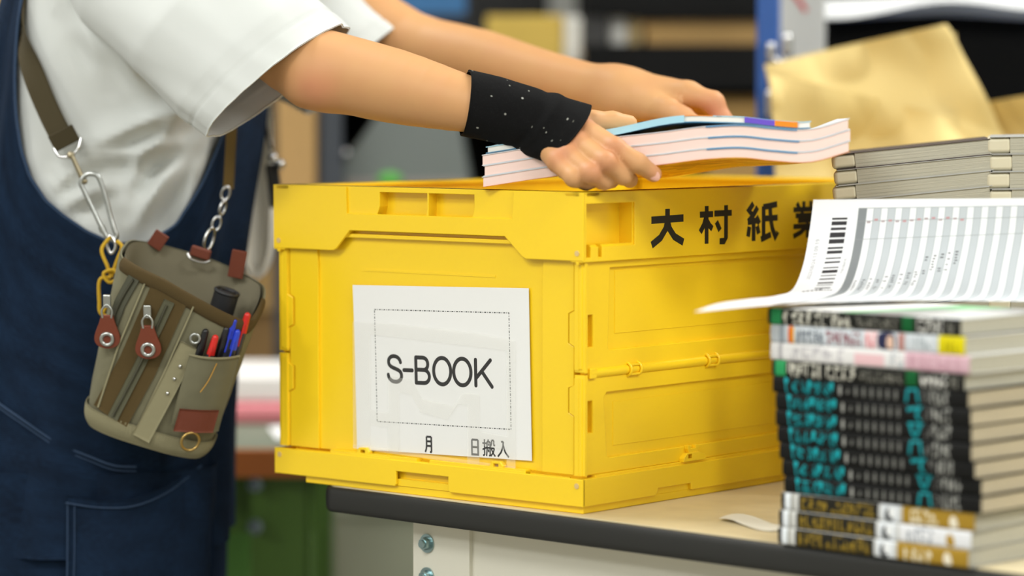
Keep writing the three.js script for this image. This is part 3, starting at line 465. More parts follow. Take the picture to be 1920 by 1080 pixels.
// camera-side surface depth of the trunk at (x, y)
function trunkZ(x, y, off = 0) { const b = interp(TRUNK, y, 1), f = interp(TRUNK, y, 2), h = interp(TRUNK, y, 3), c = (b + f) / 2, a = (f - b) / 2 + off, q = clamp(Math.abs((x - c) / a), 0, 0.999); return ZC + (h + off) * Math.pow(1 - Math.pow(q, NP), 1 / NP); }

// skin: one surface from tapered limbs
const S = (list, k) => (x, y, z) => { let d = 1; for (const c of list) d = smin(d, cone(c, x, y, z), k); return d; };
const two = (a, b, k) => (x, y, z) => smin(a(x, y, z), b(x, y, z), k);
// a smoothly swept limb: joints [x, y, z, r] joined by a spline, cut into short tapered pieces
function limb(joints, n = 18) {
  const axis = new THREE.CatmullRomCurve3(joints.map((j) => V3(j[0], j[1], j[2])), false, 'centripetal'), rad = new THREE.CatmullRomCurve3(joints.map((j, i) => V3(j[3], i, 0)), false, 'catmullrom', 0.5), pts = [];
  for (let i = 0; i <= n; i++) { const p = axis.getPoint(i / n); pts.push([p.x, p.y, p.z, rad.getPoint(i / n).x]); }
  const c = chain(...pts);
  return (x, y, z) => { let d = 1; for (const q of c) { const e = cone(q, x, y, z); if (e < d) d = e; } return d; };
}
const nearArm = limb([[-0.338, 1.240, -0.290, 0.034], [-0.27, 1.190, -0.236, 0.0355], [-0.192, 1.1265, -0.178, 0.0345], [-0.145, 1.1115, -0.156, 0.0345], [-0.100, 1.1005, -0.129, 0.0325], [-0.055, 1.0895, -0.098, 0.0268], [-0.018, 1.080, -0.076, 0.0215], [0.018, 1.069, -0.06, 0.0195]]);
const elbowBone = S([[-0.181, 1.1035, -0.160, 0.018, -0.168, 1.1025, -0.152, 0.019]], 0.01);
const palmN = S([[0.026, 1.066, -0.058, 0.0135, 0.0590, 1.0655, -0.044, 0.0105], [0.026, 1.063, -0.055, 0.014, 0.0560, 1.0535, -0.033, 0.0105], [0.026, 1.060, -0.053, 0.0135, 0.0472, 1.0440, -0.027, 0.0100], [0.025, 1.057, -0.052, 0.0125, 0.0385, 1.0375, -0.024, 0.0094], [0.034, 1.066, -0.063, 0.0135, 0.056, 1.0690, -0.068, 0.0115], [0.04, 1.057, -0.045, 0.012, 0.052, 1.052, -0.036, 0.011]], 0.007);
const fingersN = [
  chain([0.0592, 1.0655, -0.042, 0.0102], [0.0860, 1.0490, -0.010, 0.0088], [0.1055, 1.0365, -0.003, 0.0080], [0.1190, 1.0270, -0.012, 0.0070]),
  chain([0.0560, 1.0530, -0.031, 0.0102], [0.0782, 1.0372, 0.0005, 0.0088], [0.0930, 1.0262, -0.008, 0.0079], [0.1000, 1.0215, -0.034, 0.0070]),
  chain([0.0470, 1.0435, -0.026, 0.0096], [0.0655, 1.0275, 0.0015, 0.0084], [0.0775, 1.0215, -0.010, 0.0076], [0.0845, 1.0208, -0.036, 0.0068]),
  chain([0.0382, 1.0370, -0.024, 0.0088], [0.0520, 1.0240, -0.003, 0.0076], [0.0625, 1.0205, -0.014, 0.0069], [0.0690, 1.0205, -0.036, 0.0062]),
  chain([0.046, 1.0660, -0.068, 0.013], [0.0690, 1.0705, -0.074, 0.0096], [0.0870, 1.0705, -0.080, 0.0086], [0.1010, 1.0690, -0.086, 0.0075]),
].map((c) => S(c, 0.004));
const knuckN = [[0.0610, 1.0685, -0.0365], [0.0575, 1.0555, -0.0245], [0.0482, 1.0462, -0.0190], [0.0392, 1.0388, -0.0180], [0.0868, 1.0505, -0.0045], [0.0790, 1.0385, 0.0055], [0.0662, 1.0290, 0.0060]];
const nearF = (x, y, z) => { let d = smin(nearArm(x, y, z), elbowBone(x, y, z), 0.02); d = smin(d, palmN(x, y, z), 0.008); for (const f of fingersN) d = smin(d, f(x, y, z), 0.0026); for (const k of knuckN) d = smin(d, Math.hypot(x - k[0], y - k[1], z - k[2]) - 0.0042, 0.007); return d; };
const farArm = limb([[-0.275, 1.250, -0.595, 0.034], [-0.19, 1.203, -0.555, 0.0355], [-0.105, 1.146, -0.508, 0.0335], [-0.0315, 1.1265, -0.45, 0.0325], [0.0207, 1.1115, -0.40, 0.029], [0.070, 1.1005, -0.352, 0.0250], [0.104, 1.0945, -0.322, 0.0235]]);
const palmF = S([[0.100, 1.0945, -0.325, 0.021, 0.1630, 1.0945, -0.275, 0.0125], [0.100, 1.0945, -0.33, 0.021, 0.1640, 1.0930, -0.298, 0.0125], [0.100, 1.093, -0.335, 0.02, 0.160, 1.090, -0.318, 0.012], [0.100, 1.092, -0.34, 0.019, 0.152, 1.086, -0.336, 0.011], [0.104, 1.090, -0.31, 0.02, 0.128, 1.084, -0.283, 0.0145]], 0.014);
const fingersF = [
  chain([0.1630, 1.0950, -0.275, 0.0112], [0.1860, 1.0870, -0.262, 0.0098], [0.1950, 1.0690, -0.258, 0.0088], [0.1950, 1.0560, -0.262, 0.0076]),
  chain([0.1640, 1.0930, -0.298, 0.0112], [0.1890, 1.0835, -0.289, 0.0098], [0.1980, 1.0620, -0.285, 0.0088], [0.1960, 1.0480, -0.288, 0.0076]),
  chain([0.160, 1.090, -0.318, 0.0106], [0.1840, 1.0800, -0.312, 0.0092], [0.1920, 1.0600, -0.309, 0.0082], [0.1900, 1.0470, -0.31, 0.0074]),
  chain([0.152, 1.086, -0.336, 0.0096], [0.1700, 1.0770, -0.334, 0.0082], [0.1770, 1.0600, -0.332, 0.0074], [0.1760, 1.0490, -0.33, 0.0066]),
  chain([0.124, 1.085, -0.288, 0.0145], [0.1440, 1.0800, -0.262, 0.011], [0.1560, 1.0730, -0.246, 0.0102], [0.1640, 1.0690, -0.234, 0.0088]),
].map((c) => S(c, 0.006));
const farF = (x, y, z) => { let d = smin(farArm(x, y, z), palmF(x, y, z), 0.016); for (const f of fingersF) d = smin(d, f(x, y, z), 0.006); return d; };
const HX = -0.30, HY = 1.53, HZ = -0.45; // head, bent forward, above the picture
const ell = (x, y, z, cx, cy, cz, a, b, c) => { const q = Math.hypot((x - cx) / a, (y - cy) / b, (z - cz) / c); return (q - 1) * Math.min(a, b, c); };
const headF = (x, y, z) => {
  let d = ell(x, y, z, HX, HY, HZ, 0.092, 0.108, 0.074); d = smin(d, ell(x, y, z, HX + 0.035, HY - 0.055, HZ, 0.058, 0.062, 0.054), 0.03);
  d = smin(d, cone([HX + 0.086, HY + 0.0, HZ, 0.008, HX + 0.106, HY - 0.032, HZ, 0.012], x, y, z), 0.012);
  for (const s of [-1, 1]) { d = smin(d, ell(x, y, z, HX - 0.012, HY - 0.012, HZ + s * 0.077, 0.018, 0.03, 0.008), 0.008); d = Math.max(d, -(Math.hypot(x - HX - 0.102, y - HY - 0.004, z - HZ - s * 0.031) - 0.016)); d = Math.min(d, Math.hypot(x - HX - 0.078, y - HY - 0.004, z - HZ - s * 0.031) - 0.0125); }
  d = smin(d, cone([HX + 0.086, HY - 0.07, HZ - 0.018, 0.006, HX + 0.086, HY - 0.07, HZ + 0.018, 0.006], x, y, z), 0.008);
  d = smin(d, cone([HX - 0.015, HY - 0.06, HZ, 0.055, -0.345, 1.36, HZ, 0.06], x, y, z), 0.03);
  return smin(d, cone([-0.345, 1.275, ZC - 0.08, 0.035, -0.345, 1.275, ZC + 0.08, 0.035], x, y, z), 0.04);
};
{
  const near = nets(nearF, [-0.42, 1.0, -0.36], [0.14, 1.33, 0.03], 0.0025), far = nets(farF, [-0.36, 1.03, -0.68], [0.22, 1.35, -0.21], 0.0042), head = nets(headF, [-0.46, 1.23, -0.62], [-0.17, 1.66, -0.28], 0.006);
  const g = mergeGeometries([near, far, head].map((q) => q));
  const p = g.attributes.position, col = new Float32Array(p.count * 3), spots = [...knuckN.map((k) => [...k, 0.009, 0.55]), [-0.172, 1.100, -0.130, 0.022, 0.5], [0.118, 1.027, -0.008, 0.009, 0.45], [0.19, 1.075, -0.255, 0.02, 0.5], [0.17, 1.07, -0.25, 0.02, 0.4], [0.0590, 1.0640, -0.042, 0.02, 0.2]];
  const base = new THREE.Color(0xcd9b68), red = new THREE.Color(0xc57a5e), c = new THREE.Color();
  for (let i = 0; i < p.count; i++) {
    const x = p.getX(i), y = p.getY(i), z = p.getZ(i); let r = 0.06 + 0.16 * fbm(x * 40, y * 40, z * 40);
    for (const s of spots) { const d = Math.hypot(x - s[0], y - s[1], z - s[2]) / s[3]; r += s[4] * Math.exp(-d * d); }
    c.copy(base).lerp(red, clamp(r, 0, 1)); col.set([c.r, c.g, c.b], i * 3);
  }
  g.setAttribute('color', new THREE.BufferAttribute(col, 3));
  const skin = M(0xffffff, 0.5, { vertexColors: true, specularIntensity: 0.5 });
  const body = part('body', local(g), skin, person);
  // finger nails of the near hand
  const nail = (x, y, z, rx, rz, s = 1) => { const n = new THREE.SphereGeometry(0.0052 * s, 14, 10).scale(0.85, 1.2, 0.3); n.rotateX(rx).rotateZ(rz).translate(x, y, z); return local(n); };
  part('nail', [nail(0.1190, 1.0262, -0.0062, 0.25, 0.85)], M(0xe2ab95, 0.35), body);
  const hair = (x, y, z) => Math.max(ell(x, y, z, HX - 0.008, HY + 0.016, HZ, 0.104, 0.114, 0.088), -ell(x, y, z, HX + 0.085, HY - 0.075, HZ, 0.10, 0.125, 0.12), HY - 0.085 - y);
  part('hair', local(nets(hair, [-0.44, 1.42, -0.56], [-0.17, 1.68, -0.34], 0.006)), M(0x1a1512, 0.6), person);
}

// shirt: trunk and two wide sleeves with an open hem
const cotton = M(0xd3d6d2, 0.85, { bumpMap: tiled(weaveBump, 40), bumpScale: 0.00008, sheen: 0.2, sheenColor: new THREE.Color(0xffffff), side: THREE.DoubleSide });
{
  // folds across the camera side: [x0, y0, x1, y1, width, height]
  const folds = [[-0.398, 1.045, -0.30, 1.085, 0.013, 0.010], [-0.405, 1.030, -0.305, 1.052, 0.012, 0.008], [-0.345, 1.030, -0.285, 1.105, 0.011, 0.009], [-0.352, 0.975, -0.31, 1.035, 0.013, 0.010], [-0.36, 1.0, -0.34, 1.05, 0.010, 0.006], [-0.43, 1.005, -0.40, 1.03, 0.010, 0.006], [-0.42, 0.99, -0.375, 1.012, 0.010, 0.007], [-0.385, 1.17, -0.345, 1.105, 0.012, 0.008], [-0.40, 1.16, -0.375, 1.12, 0.012, 0.006], [-0.31, 0.985, -0.285, 1.05, 0.010, 0.007]];
  const crease = (x, y) => { let h = 0.005 * fbm(x * 16, y * 10, 3); for (const [x0, y0, x1, y1, w0, a] of folds) { const w = w0 * 0.8; const dx = x1 - x0, dy = y1 - y0, t = clamp(((x - x0) * dx + (y - y0) * dy) / (dx * dx + dy * dy), 0, 1), d = Math.hypot(x - x0 - dx * t, y - y0 - dy * t); const k = Math.sin(t * Math.PI) * 0.7 + 0.3; const s = ((x - x0) * dy - (y - y0) * dx) / Math.hypot(dx, dy) / w; h += 2.1 * a * k * (Math.exp(-Math.pow(d / w, 1.4)) - 0.55 * Math.exp(-Math.pow(s - 1.5, 2) - Math.pow(Math.max(0, Math.abs(t - 0.5) - 0.5) * 4, 2)) * (d < w * 3 ? 1 : 0)); } return h; };
  const torso = grid(180, 110, (u, v) => { const phi = u * Math.PI * 2, y = lerp(0.86, 1.372, v), p = trunk(phi, y, 0), s = Math.max(0, Math.sin(phi)); p[2] += crease(p[0], y) * sst(s, 0.15, 0.6); return p; }, { su: 0.8, sv: 0.5, closeU: true });
  // sleeve from rings: centre, half vector in the picture plane, half vector in depth
  const sleeve = (rings, k0) => { const keys = rings.map((r) => r[0]); const at = (v, i) => { const q = v * (rings.length - 1), a = Math.min(Math.floor(q), rings.length - 2), t = q - a, s = t; return V3(...rings[a][i]).lerp(V3(...rings[a + 1][i]), s); };
    return grid(72, 60, (u, v) => { const a = u * Math.PI * 2, c = at(v, 0), p = at(v, 1), q = at(v, 2), w = 1 + 0.09 * fbm(Math.cos(a) * 1.9 + k0, Math.sin(a) * 1.6, v * 3) * (0.4 + v) + 0.035 * Math.sin(a * 2 + v * 7 + k0) * Math.sin(v * 3.1); const hem = v > 0.86 && v < 0.875 ? 0.985 : 1; return c.addScaledVector(p, Math.cos(a) * w * hem).addScaledVector(q, Math.sin(a) * w * hem).toArray(); }, { su: 0.45, sv: 0.3, closeU: true, thick: 0.0016 }); };
  // half vectors: first = from lower hem to upper hem in the picture, second = towards the camera
  const nearS = sleeve([[[-0.385, 1.262, -0.345], [0.045, 0.062, 0.01], [-0.012, 0.004, 0.075]], [[-0.345, 1.225, -0.305], [0.052, 0.066, 0.0], [-0.015, 0.006, 0.072]], [[-0.285, 1.168, -0.235], [0.057, 0.058, 0.0], [-0.014, 0.008, 0.066]], [[-0.239, 1.128, -0.199], [0.061, 0.0525, -0.004], [-0.010, 0.008, 0.060]], [[-0.2095, 1.1060, -0.181], [0.0615, 0.0495, -0.006], [-0.006, 0.009, 0.054]]], 1.3);
  const farS = sleeve([[[-0.345, 1.262, -0.575], [0.045, 0.062, 0.01], [0.012, 0.004, 0.075]], [[-0.29, 1.225, -0.59], [0.052, 0.066, 0.0], [0.0, 0.006, 0.068]], [[-0.22, 1.168, -0.555], [0.056, 0.055, 0.0], [0.0, 0.008, 0.062]], [[-0.179, 1.138, -0.53], [0.056, 0.048, -0.004], [0.0, 0.008, 0.058]], [[-0.1545, 1.1225, -0.515], [0.0525, 0.0465, -0.006], [0.0, 0.008, 0.054]]], 4.1);
  const shirt = part('shirt', local(torso), cotton, person);
  part('sleeve', local(nearS), cotton, shirt); part('sleeve', local(farS), cotton, shirt);
}

// overalls: high front and back, scooped at the sides
const denim = M(0x1a2c45, 0.9, { specularIntensity: 0.3, map: tiled(twill, 6), bumpMap: tiled(twill, 6), bumpScale: 0.0003, side: THREE.DoubleSide, sheen: 0.05, sheenColor: new THREE.Color(0x5a7aa0) });
const seamMat = M(0x2a3f5a, 0.9);
{
  const SCOOP = [[-1, 1.30], [-0.80, 1.30], [-0.765, 1.22], [-0.70, 1.16], [-0.645, 1.12], [-0.59, 1.085], [-0.50, 1.045], [-0.40, 1.018], [-0.28, 0.997], [-0.15, 0.983], [0.02, 0.968], [0.2, 0.957], [0.42, 0.955], [0.6, 0.972], [0.72, 1.005], [0.8, 1.045], [0.86, 1.09], [0.92, 1.15], [1, 1.16]];
  const topY = (phi) => interp(SCOOP, sgnp(Math.cos(phi)));
  const body = grid(200, 90, (u, v) => { const phi = u * Math.PI * 2, t = topY(phi), y = lerp(0.66, t, v), off = 0.0065 + 0.0045 * fbm(Math.cos(phi) * 5, y * 5, Math.sin(phi) * 3) * sst(t - y, 0, 0.05) + 0.004 * Math.sin(phi * 9 + y * 8) * sst(t - y, 0.02, 0.15); return trunk(phi, y, off); }, { su: 0.9, sv: 0.6, closeU: true, thick: 0.0022 });
  const leg = (zc) => grid(60, 60, (u, v) => { const a = u * Math.PI * 2, y = lerp(0.075, 0.74, v), rx = lerp(0.078, 0.131, Math.pow(v, 0.7)), rz = lerp(0.07, 0.088, v), c = lerp(-0.425, -0.416, v), w = 1 + 0.035 * fbm(Math.cos(a) * 3, y * 7, Math.sin(a) * 3 + zc); return [c + rx * w * sgnp(Math.cos(a)), y, zc + rz * w * sgnp(Math.sin(a))]; }, { su: 0.6, sv: 0.7, closeU: true, thick: 0.002 });
  const o = part('overalls', local(merge([body, leg(ZC + 0.082), leg(ZC - 0.082)])), denim, person);
  // hip pocket with a curved mouth, seam lines
  const Zs = (x, y, off) => [x, y, trunkZ(x, Math.max(y, 0.66), off)];
  const mouth = [[-0.4160, 0.7205], [-0.385, 0.716], [-0.355, 0.716], [-0.325, 0.7265], [-0.295, 0.7485], [-0.287, 0.757]];
  part('pocket', local(grid(50, 40, (u, v) => { const x = lerp(-0.416, -0.287, u), t = interp(mouth, x), y = lerp(0.615, t, v); return [x, y, trunkZ(Math.min(x, -0.2895), Math.max(y, 0.62), 0.0135 + 0.003 * fbm(x * 20, y * 20, 1) + 0.004 * v * Math.sin(u * 3.1))]; }, { thick: 0.002, su: 0.13, sv: 0.13 })), denim, o);
  const seam = (pts, off, r = 0.0011) => part('seam', local(tube(pts.map(([x, y]) => Zs(x, y, off)), r, 60, 6)), seamMat, o);
  seam(mouth.slice(0, 5).map(([x, y]) => [x, y - 0.006]), 0.018, 0.0008); seam([[-0.4145, 0.715], [-0.415, 0.67], [-0.416, 0.625]], 0.0155, 0.0008); seam([[-0.408, 0.712], [-0.4085, 0.67], [-0.41, 0.625]], 0.016, 0.0006);
  seam([[-0.50, 0.815], [-0.46, 0.792], [-0.425, 0.770], [-0.395, 0.757], [-0.372, 0.748], [-0.352, 0.746]], 0.0115); seam([[-0.50, 0.811], [-0.46, 0.788], [-0.425, 0.766], [-0.395, 0.753], [-0.372, 0.744], [-0.352, 0.742]], 0.0115, 0.0007);
  // edge binding of the scoop
  part('binding', local(tube([...Array(40)].map((_, i) => { const c = lerp(-0.74, 0.9, i / 39), phi = Math.acos(Math.sign(c) * Math.pow(Math.abs(c), NP / 2)); return trunk(phi, topY(phi) - 0.001, 0.008); }), 0.0016, 120, 6)), seamMat, o);
  // shoulder straps
  for (const s of [1, -1]) part('shoulder_strap', local(grid(4, 30, (u, v) => { const path = new THREE.CatmullRomCurve3([[-0.485, 1.20, ZC + s * 0.07], [-0.44, 1.325, ZC + s * 0.08], [-0.36, 1.372, ZC + s * 0.085], [-0.275, 1.33, ZC + s * 0.08], [-0.229, 1.24, ZC + s * 0.07], [-0.234, 1.15, ZC + s * 0.06]].map((p) => V3(...p))).getPointAt(v); return [path.x, path.y, path.z + (u - 0.5) * 0.034]; }, { thick: 0.002 })), denim, o);
  for (const s of [1, -1]) part('shoe', local(merge([new RoundedBoxGeometry(0.27, 0.075, 0.095, 3, 0.03).translate(-0.38, 0.0485, ZC + s * 0.082), new RoundedBoxGeometry(0.28, 0.022, 0.1, 2, 0.008).translate(-0.38, 0.011, ZC + s * 0.082)])), M(0xd8d6d0, 0.6), person);
  // side buckle at the back strap
  part('strap_buckle', local(merge([tube([[-0.494, 1.128, -0.376], [-0.490, 1.140, -0.376], [-0.486, 1.148, -0.376]], 0.003, 10, 8), tube([[-0.497, 1.112, -0.376], [-0.494, 1.126, -0.376]], 0.004, 10, 8)])), brass, person);
}
// wrist brace
{
  const tex = canvasTex(512, 512, (c, w, h) => { c.fillStyle = '#0f0f0f'; c.fillRect(0, 0, w, h); for (let i = 0; i < 9000; i++) { const v = 8 + rnd() * 20; c.fillStyle = `rgb(${v},${v},${v})`; c.fillRect(rnd() * w, rnd() * h, 2, 2); } for (let i = 0; i < 60; i++) { const v = 90 + rnd() * 90; c.fillStyle = `rgb(${v},${v},${v - 10})`; c.beginPath(); c.ellipse(rnd() * w, rnd() * h, 1.5 + rnd() * 2, 1.5 + rnd() * 2, 0, 0, 7); c.fill(); } });
  const rings = [[[-0.0405, 1.0868, -0.0885], [0.0036, 0.0276, 0.0], [0.004, -0.001, 0.0296]], [[-0.012, 1.0805, -0.073], [0.0045, 0.0268, 0.0], [0.006, -0.002, 0.0288]], [[0.010, 1.0740, -0.0635], [0.0085, 0.0252, 0.0], [0.008, -0.002, 0.0285]], [[0.028, 1.0670, -0.0545], [0.0155, 0.0240, -0.004], [0.007, -0.003, 0.028]], [[0.0465, 1.0612, -0.0455], [0.0195, 0.0232, -0.008], [0.006, -0.002, 0.0265]]];
  const g = grid(72, 50, (u, v) => { const a = u * Math.PI * 2, q = v * 4, i = Math.min(3, Math.floor(q)), t = q - i, L = (k) => V3(...rings[i][k]).lerp(V3(...rings[i + 1][k]), t); const fold = 0.055 * Math.exp(-Math.pow((v - 0.62 - 0.08 * Math.cos(a)) / 0.05, 2)) * (0.5 + 0.5 * Math.cos(a - 0.6)) - 0.03 * Math.exp(-Math.pow((v - 0.53 - 0.08 * Math.cos(a)) / 0.04, 2)); const w = 1.04 + fold + 0.025 * fbm(Math.cos(a) * 2, Math.sin(a) * 2, v * 4); return L(0).addScaledVector(L(1), Math.cos(a) * w).addScaledVector(L(2), Math.sin(a) * w).toArray(); }, { closeU: true, thick: 0.002, su: 1, sv: 0.7 });
  const b = part('wrist_brace', local(g), M(0xffffff, 0.95, { specularIntensity: 0.3, map: tex, bumpMap: tiled(weaveBump, 2), bumpScale: 0.0003 }), person);
  part('brace_seam', local(tube([[-0.022, 1.1065, -0.070], [-0.012, 1.1055, -0.0665], [0.0, 1.1025, -0.063], [0.006, 1.1005, -0.061]], 0.0011, 24, 6)), M(0x8a8a86, 0.8), b);
}
// ---------- the tool bag ----------
const canvas = M(0x78745a, 0.9, { map: tiled(mottle, 3), bumpMap: tiled(weaveBump, 1.2), bumpScale: 0.0004 }), canvasPale = M(0x8b8566, 0.9, { bumpMap: tiled(weaveBump, 1.2), bumpScale: 0.0004 }), cord = M(0x4e3e1c, 0.95, { bumpMap: tiled(weaveBump, 2), bumpScale: 0.0004 }), lining = M(0x77715c, 0.95, { side: THREE.DoubleSide }), webbing = M(0x3e351b, 0.85, { bumpMap: tiled(weaveBump, 2), bumpScale: 0.0003 });
const BAG_AT = [-0.3125, 0.858, -0.2235];
const bag = thing('tool_bag', 'olive canvas tool pouch with brown leather zip pulls hanging at the hip', 'bag', BAG_AT);
bag.rotation.set(0.16, 0.0, -0.30, 'ZXY');
const bagPoint = (l) => bag.localToWorld(V3(...l)); bag.updateMatrixWorld();
const BH = 0.082, brx = (y) => lerp(0.058, 0.067, (y + BH) / (2 * BH)), brz = (y) => lerp(0.034, 0.040, (y + BH) / (2 * BH)), BN = 2.7;
const bagTop = (x, front) => (front ? 0.074 - 0.24 * Math.max(0, x + 0.02) + (x < -0.02 ? 0.1 * -(x + 0.02) : 0) : 0.086 - 0.10 * Math.max(0, x - 0.01));
const bz = (x, y, off = 0) => (brz(y) + off) * Math.pow(Math.max(0, 1 - Math.pow(Math.min(0.999, Math.abs(x) / (brx(y) + off)), BN)), 1 / BN);
const sg = (v) => Math.sign(v) * Math.pow(Math.abs(v), 2 / BN);
{
  const ring = (u, y, off) => { const a = u * Math.PI * 2; return [(brx(y) + off) * sg(Math.cos(a)), y, (brz(y) + off) * sg(Math.sin(a))]; };
  const topAt = (u) => { const a = u * Math.PI * 2, x = 0.066 * sg(Math.cos(a)), s = Math.sin(a), k = sst(s, -0.5, 0.5); return lerp(bagTop(x, false), bagTop(x, true), k); };
  part('bag_body', [grid(96, 50, (u, v) => { const y = lerp(-BH, topAt(u), v), p = ring(u, y, 0.0012 * fbm(Math.cos(u * 6.28) * 3, y * 30, Math.sin(u * 6.28) * 3) - 0.005 * Math.pow(1 - v, 10)); return p; }, { closeU: true, thick: 0.002, su: 0.35, sv: 0.17 }), grid(48, 6, (u, v) => { const p = ring(u, -BH, -0.005); return [p[0] * v, -BH - 0.001 * (1 - v), p[2] * v]; }), ], canvas, bag);
  part('base_band', grid(96, 8, (u, v) => ring(u, lerp(-BH - 0.001, -BH + 0.018, v), 0.0022 - 0.006 * Math.pow(1 - v, 3)), { closeU: true, thick: 0.001 }), canvasPale, bag);
  part('lining', [grid(72, 10, (u, v) => ring(u, lerp(topAt(u) - 0.05, topAt(u), v), -0.0028), { closeU: true }), grid(36, 6, (u, v) => { const p = ring(u, topAt(u) - 0.05, -0.003); return [p[0] * v, p[1], p[2] * v]; })], lining, bag);
  part('rim_band', grid(72, 8, (u, v) => { const uu = lerp(-0.02, 0.42, u), a = (v - 0.5) * Math.PI * 1.3, t = topAt((uu + 1) % 1); return ring(uu, t - 0.005 + 0.006 * Math.sin(a), 0.0005 + 0.0028 * Math.cos(a)); }, { thick: 0.001 }), cord, bag);
  // pieces on the camera side, given by a centre line in (x, y) and a width
  const band = (line, w, off, mat, name, parent = bag, h = 0.001) => part(name, grid(8, 40, (u, v) => { const q = v * (line.length - 1), i = Math.min(line.length - 2, Math.floor(q)), t = q - i, x = lerp(line[i][0], line[i + 1][0], t), y = lerp(line[i][1], line[i + 1][1], t), dx = line[i + 1][0] - line[i][0], dy = line[i + 1][1] - line[i][1], l = Math.hypot(dx, dy), s = (u - 0.5) * w, X = x + s * dy / l, Y = y - s * dx / l; return [X, Y, bz(X, Y, off)]; }, { thick: h, su: w, sv: 0.15 }), mat, parent);
  band([[-0.034, -0.064], [-0.022, -0.01], [-0.012, 0.064]], 0.036, 0.0032, cord, 'side_stripe');
  const z2 = band([[-0.031, -0.064], [-0.0205, -0.01], [-0.010, 0.058]], 0.010, 0.0044, M(0x55543f, 0.8), 'zip');
  part('zip_teeth', tube([[-0.031, -0.062], [-0.0205, -0.01], [-0.011, 0.054]].map(([x, y]) => [x, y, bz(x, y, 0.0052)]), 0.0011, 40, 6), metal(0x6a6a5c, 0.4), z2);
  const z1 = band([[-0.056, 0.01], [-0.0535, 0.04], [-0.047, 0.068]], 0.011, 0.0036, M(0x4a4a3a, 0.8), 'zip');
  part('zip_teeth', tube([[-0.056, 0.012], [-0.0535, 0.04], [-0.047, 0.066]].map(([x, y]) => [x, y, bz(x, y, 0.0046)]), 0.001, 30, 6), metal(0x6a6a5c, 0.4), z1);
  band([[-0.047, -0.06], [-0.044, 0.0], [-0.036, 0.066]], 0.0016, 0.0042, canvasPale, 'piping'); band([[-0.006, -0.06], [0.004, 0.0], [0.012, 0.06]], 0.0016, 0.0042, canvasPale, 'piping');
  const st = band([[-0.001, -0.074], [0.010, -0.02], [0.018, 0.024]], 0.017, 0.0048, canvasPale, 'strap', bag, 0.0016);
  for (const [x, y] of [[0.0155, 0.003], [0.0135, -0.01], [0.011, -0.025]]) part('rivet', new THREE.SphereGeometry(0.0018, 12, 8).translate(x, y, bz(x, y, 0.005)), chrome, st);
  part('eyelet', new THREE.TorusGeometry(0.0042, 0.0013, 10, 24).translate(0.0215, 0.032, bz(0.0215, 0.032, 0.006)), steel, st);
  // pen pocket
  part('pen_pocket', grid(24, 20, (u, v) => { const x = lerp(0.021, 0.0635, u), y = lerp(-0.052, 0.018 + 0.2 * (x - 0.024), v); return [x, y, bz(Math.min(x, 0.0625), y, 0.006 + 0.0125 * Math.pow(v, 0.7) * Math.pow(Math.sin(Math.PI * clamp(u * 0.9 + 0.05, 0, 1)), 0.5))]; }, { thick: 0.0016, su: 0.05, sv: 0.08 }), canvas, bag);
  part('pocket_piping', tube([0, 0.2, 0.4, 0.6, 0.8, 1].map((u) => { const x = lerp(0.021, 0.0635, u), y = 0.018 + 0.2 * (x - 0.024); return [x, y, bz(Math.min(x, 0.0625), y, 0.006 + 0.0125 * Math.pow(Math.sin(Math.PI * clamp(u * 0.9 + 0.05, 0, 1)), 0.5))]; }), 0.0013, 30, 6), canvasPale, bag);
  part('stitching', tube([[0.047, 0.018], [0.044, 0.0], [0.040, -0.012]].map(([x, y]) => [x, y, bz(x, y, 0.0185)]), 0.0006, 20, 5), M(0xb0863a, 0.8), bag);
  part('leather_patch', grid(12, 10, (u, v) => { const x = lerp(0.026, 0.060, u), y = lerp(-0.056, -0.034, v) + 0.006 * u; return [x, y, bz(Math.min(x, 0.059), y, 0.0125)]; }, { thick: 0.0015 }), leather, bag);
  part('ring', new THREE.TorusGeometry(0.0085, 0.0013, 10, 28).rotateY(0.5).translate(0.043, -0.062, bz(0.043, -0.062, 0.012)), brass, bag);
  // zip pulls: teardrop leather with an eyelet, hung on a slider
  const pull = (x, y, rot) => { const z = bz(x, y, 0.0085); const s = new THREE.Shape(); s.moveTo(-0.005, 0.016); s.lineTo(0.005, 0.016); s.bezierCurveTo(0.007, 0.006, 0.0115, 0.0, 0.0112, -0.006); s.bezierCurveTo(0.0108, -0.0165, -0.0108, -0.0165, -0.0112, -0.006); s.bezierCurveTo(-0.0115, 0.0, -0.007, 0.006, -0.005, 0.016);
    const h = new THREE.Path(); h.absarc(0, -0.0055, 0.0034, 0, 7); s.holes.push(h);
    const put = (g) => g.rotateZ(rot).translate(x, y, z), m = part('zip_pull', put(new THREE.ExtrudeGeometry(s, { depth: 0.002, bevelEnabled: true, bevelSize: 0.0005, bevelThickness: 0.0005, bevelSegments: 2 })), leather, bag);
    part('eyelet', put(new THREE.TorusGeometry(0.0052, 0.0018, 10, 28).translate(0, -0.0055, 0.0028)), steel, m);
    part('slider', put(merge([tube([[-0.004, 0.014, 0.002], [-0.0045, 0.021, 0.002], [0, 0.026, 0.002], [0.0045, 0.021, 0.002], [0.004, 0.014, 0.002]], 0.0011, 24, 6), new RoundedBoxGeometry(0.007, 0.012, 0.004, 2, 0.001).translate(0, 0.029, 0)])), steel, m); };
  pull(-0.0175, 0.016, 0.30); pull(-0.0565, 0.011, 0.28);
  // leather tabs and rings at the back rim
  part('leather_tab', new RoundedBoxGeometry(0.014, 0.016, 0.004, 2, 0.001).rotateZ(-0.3).translate(-0.042, 0.091, -0.030), leather, bag);
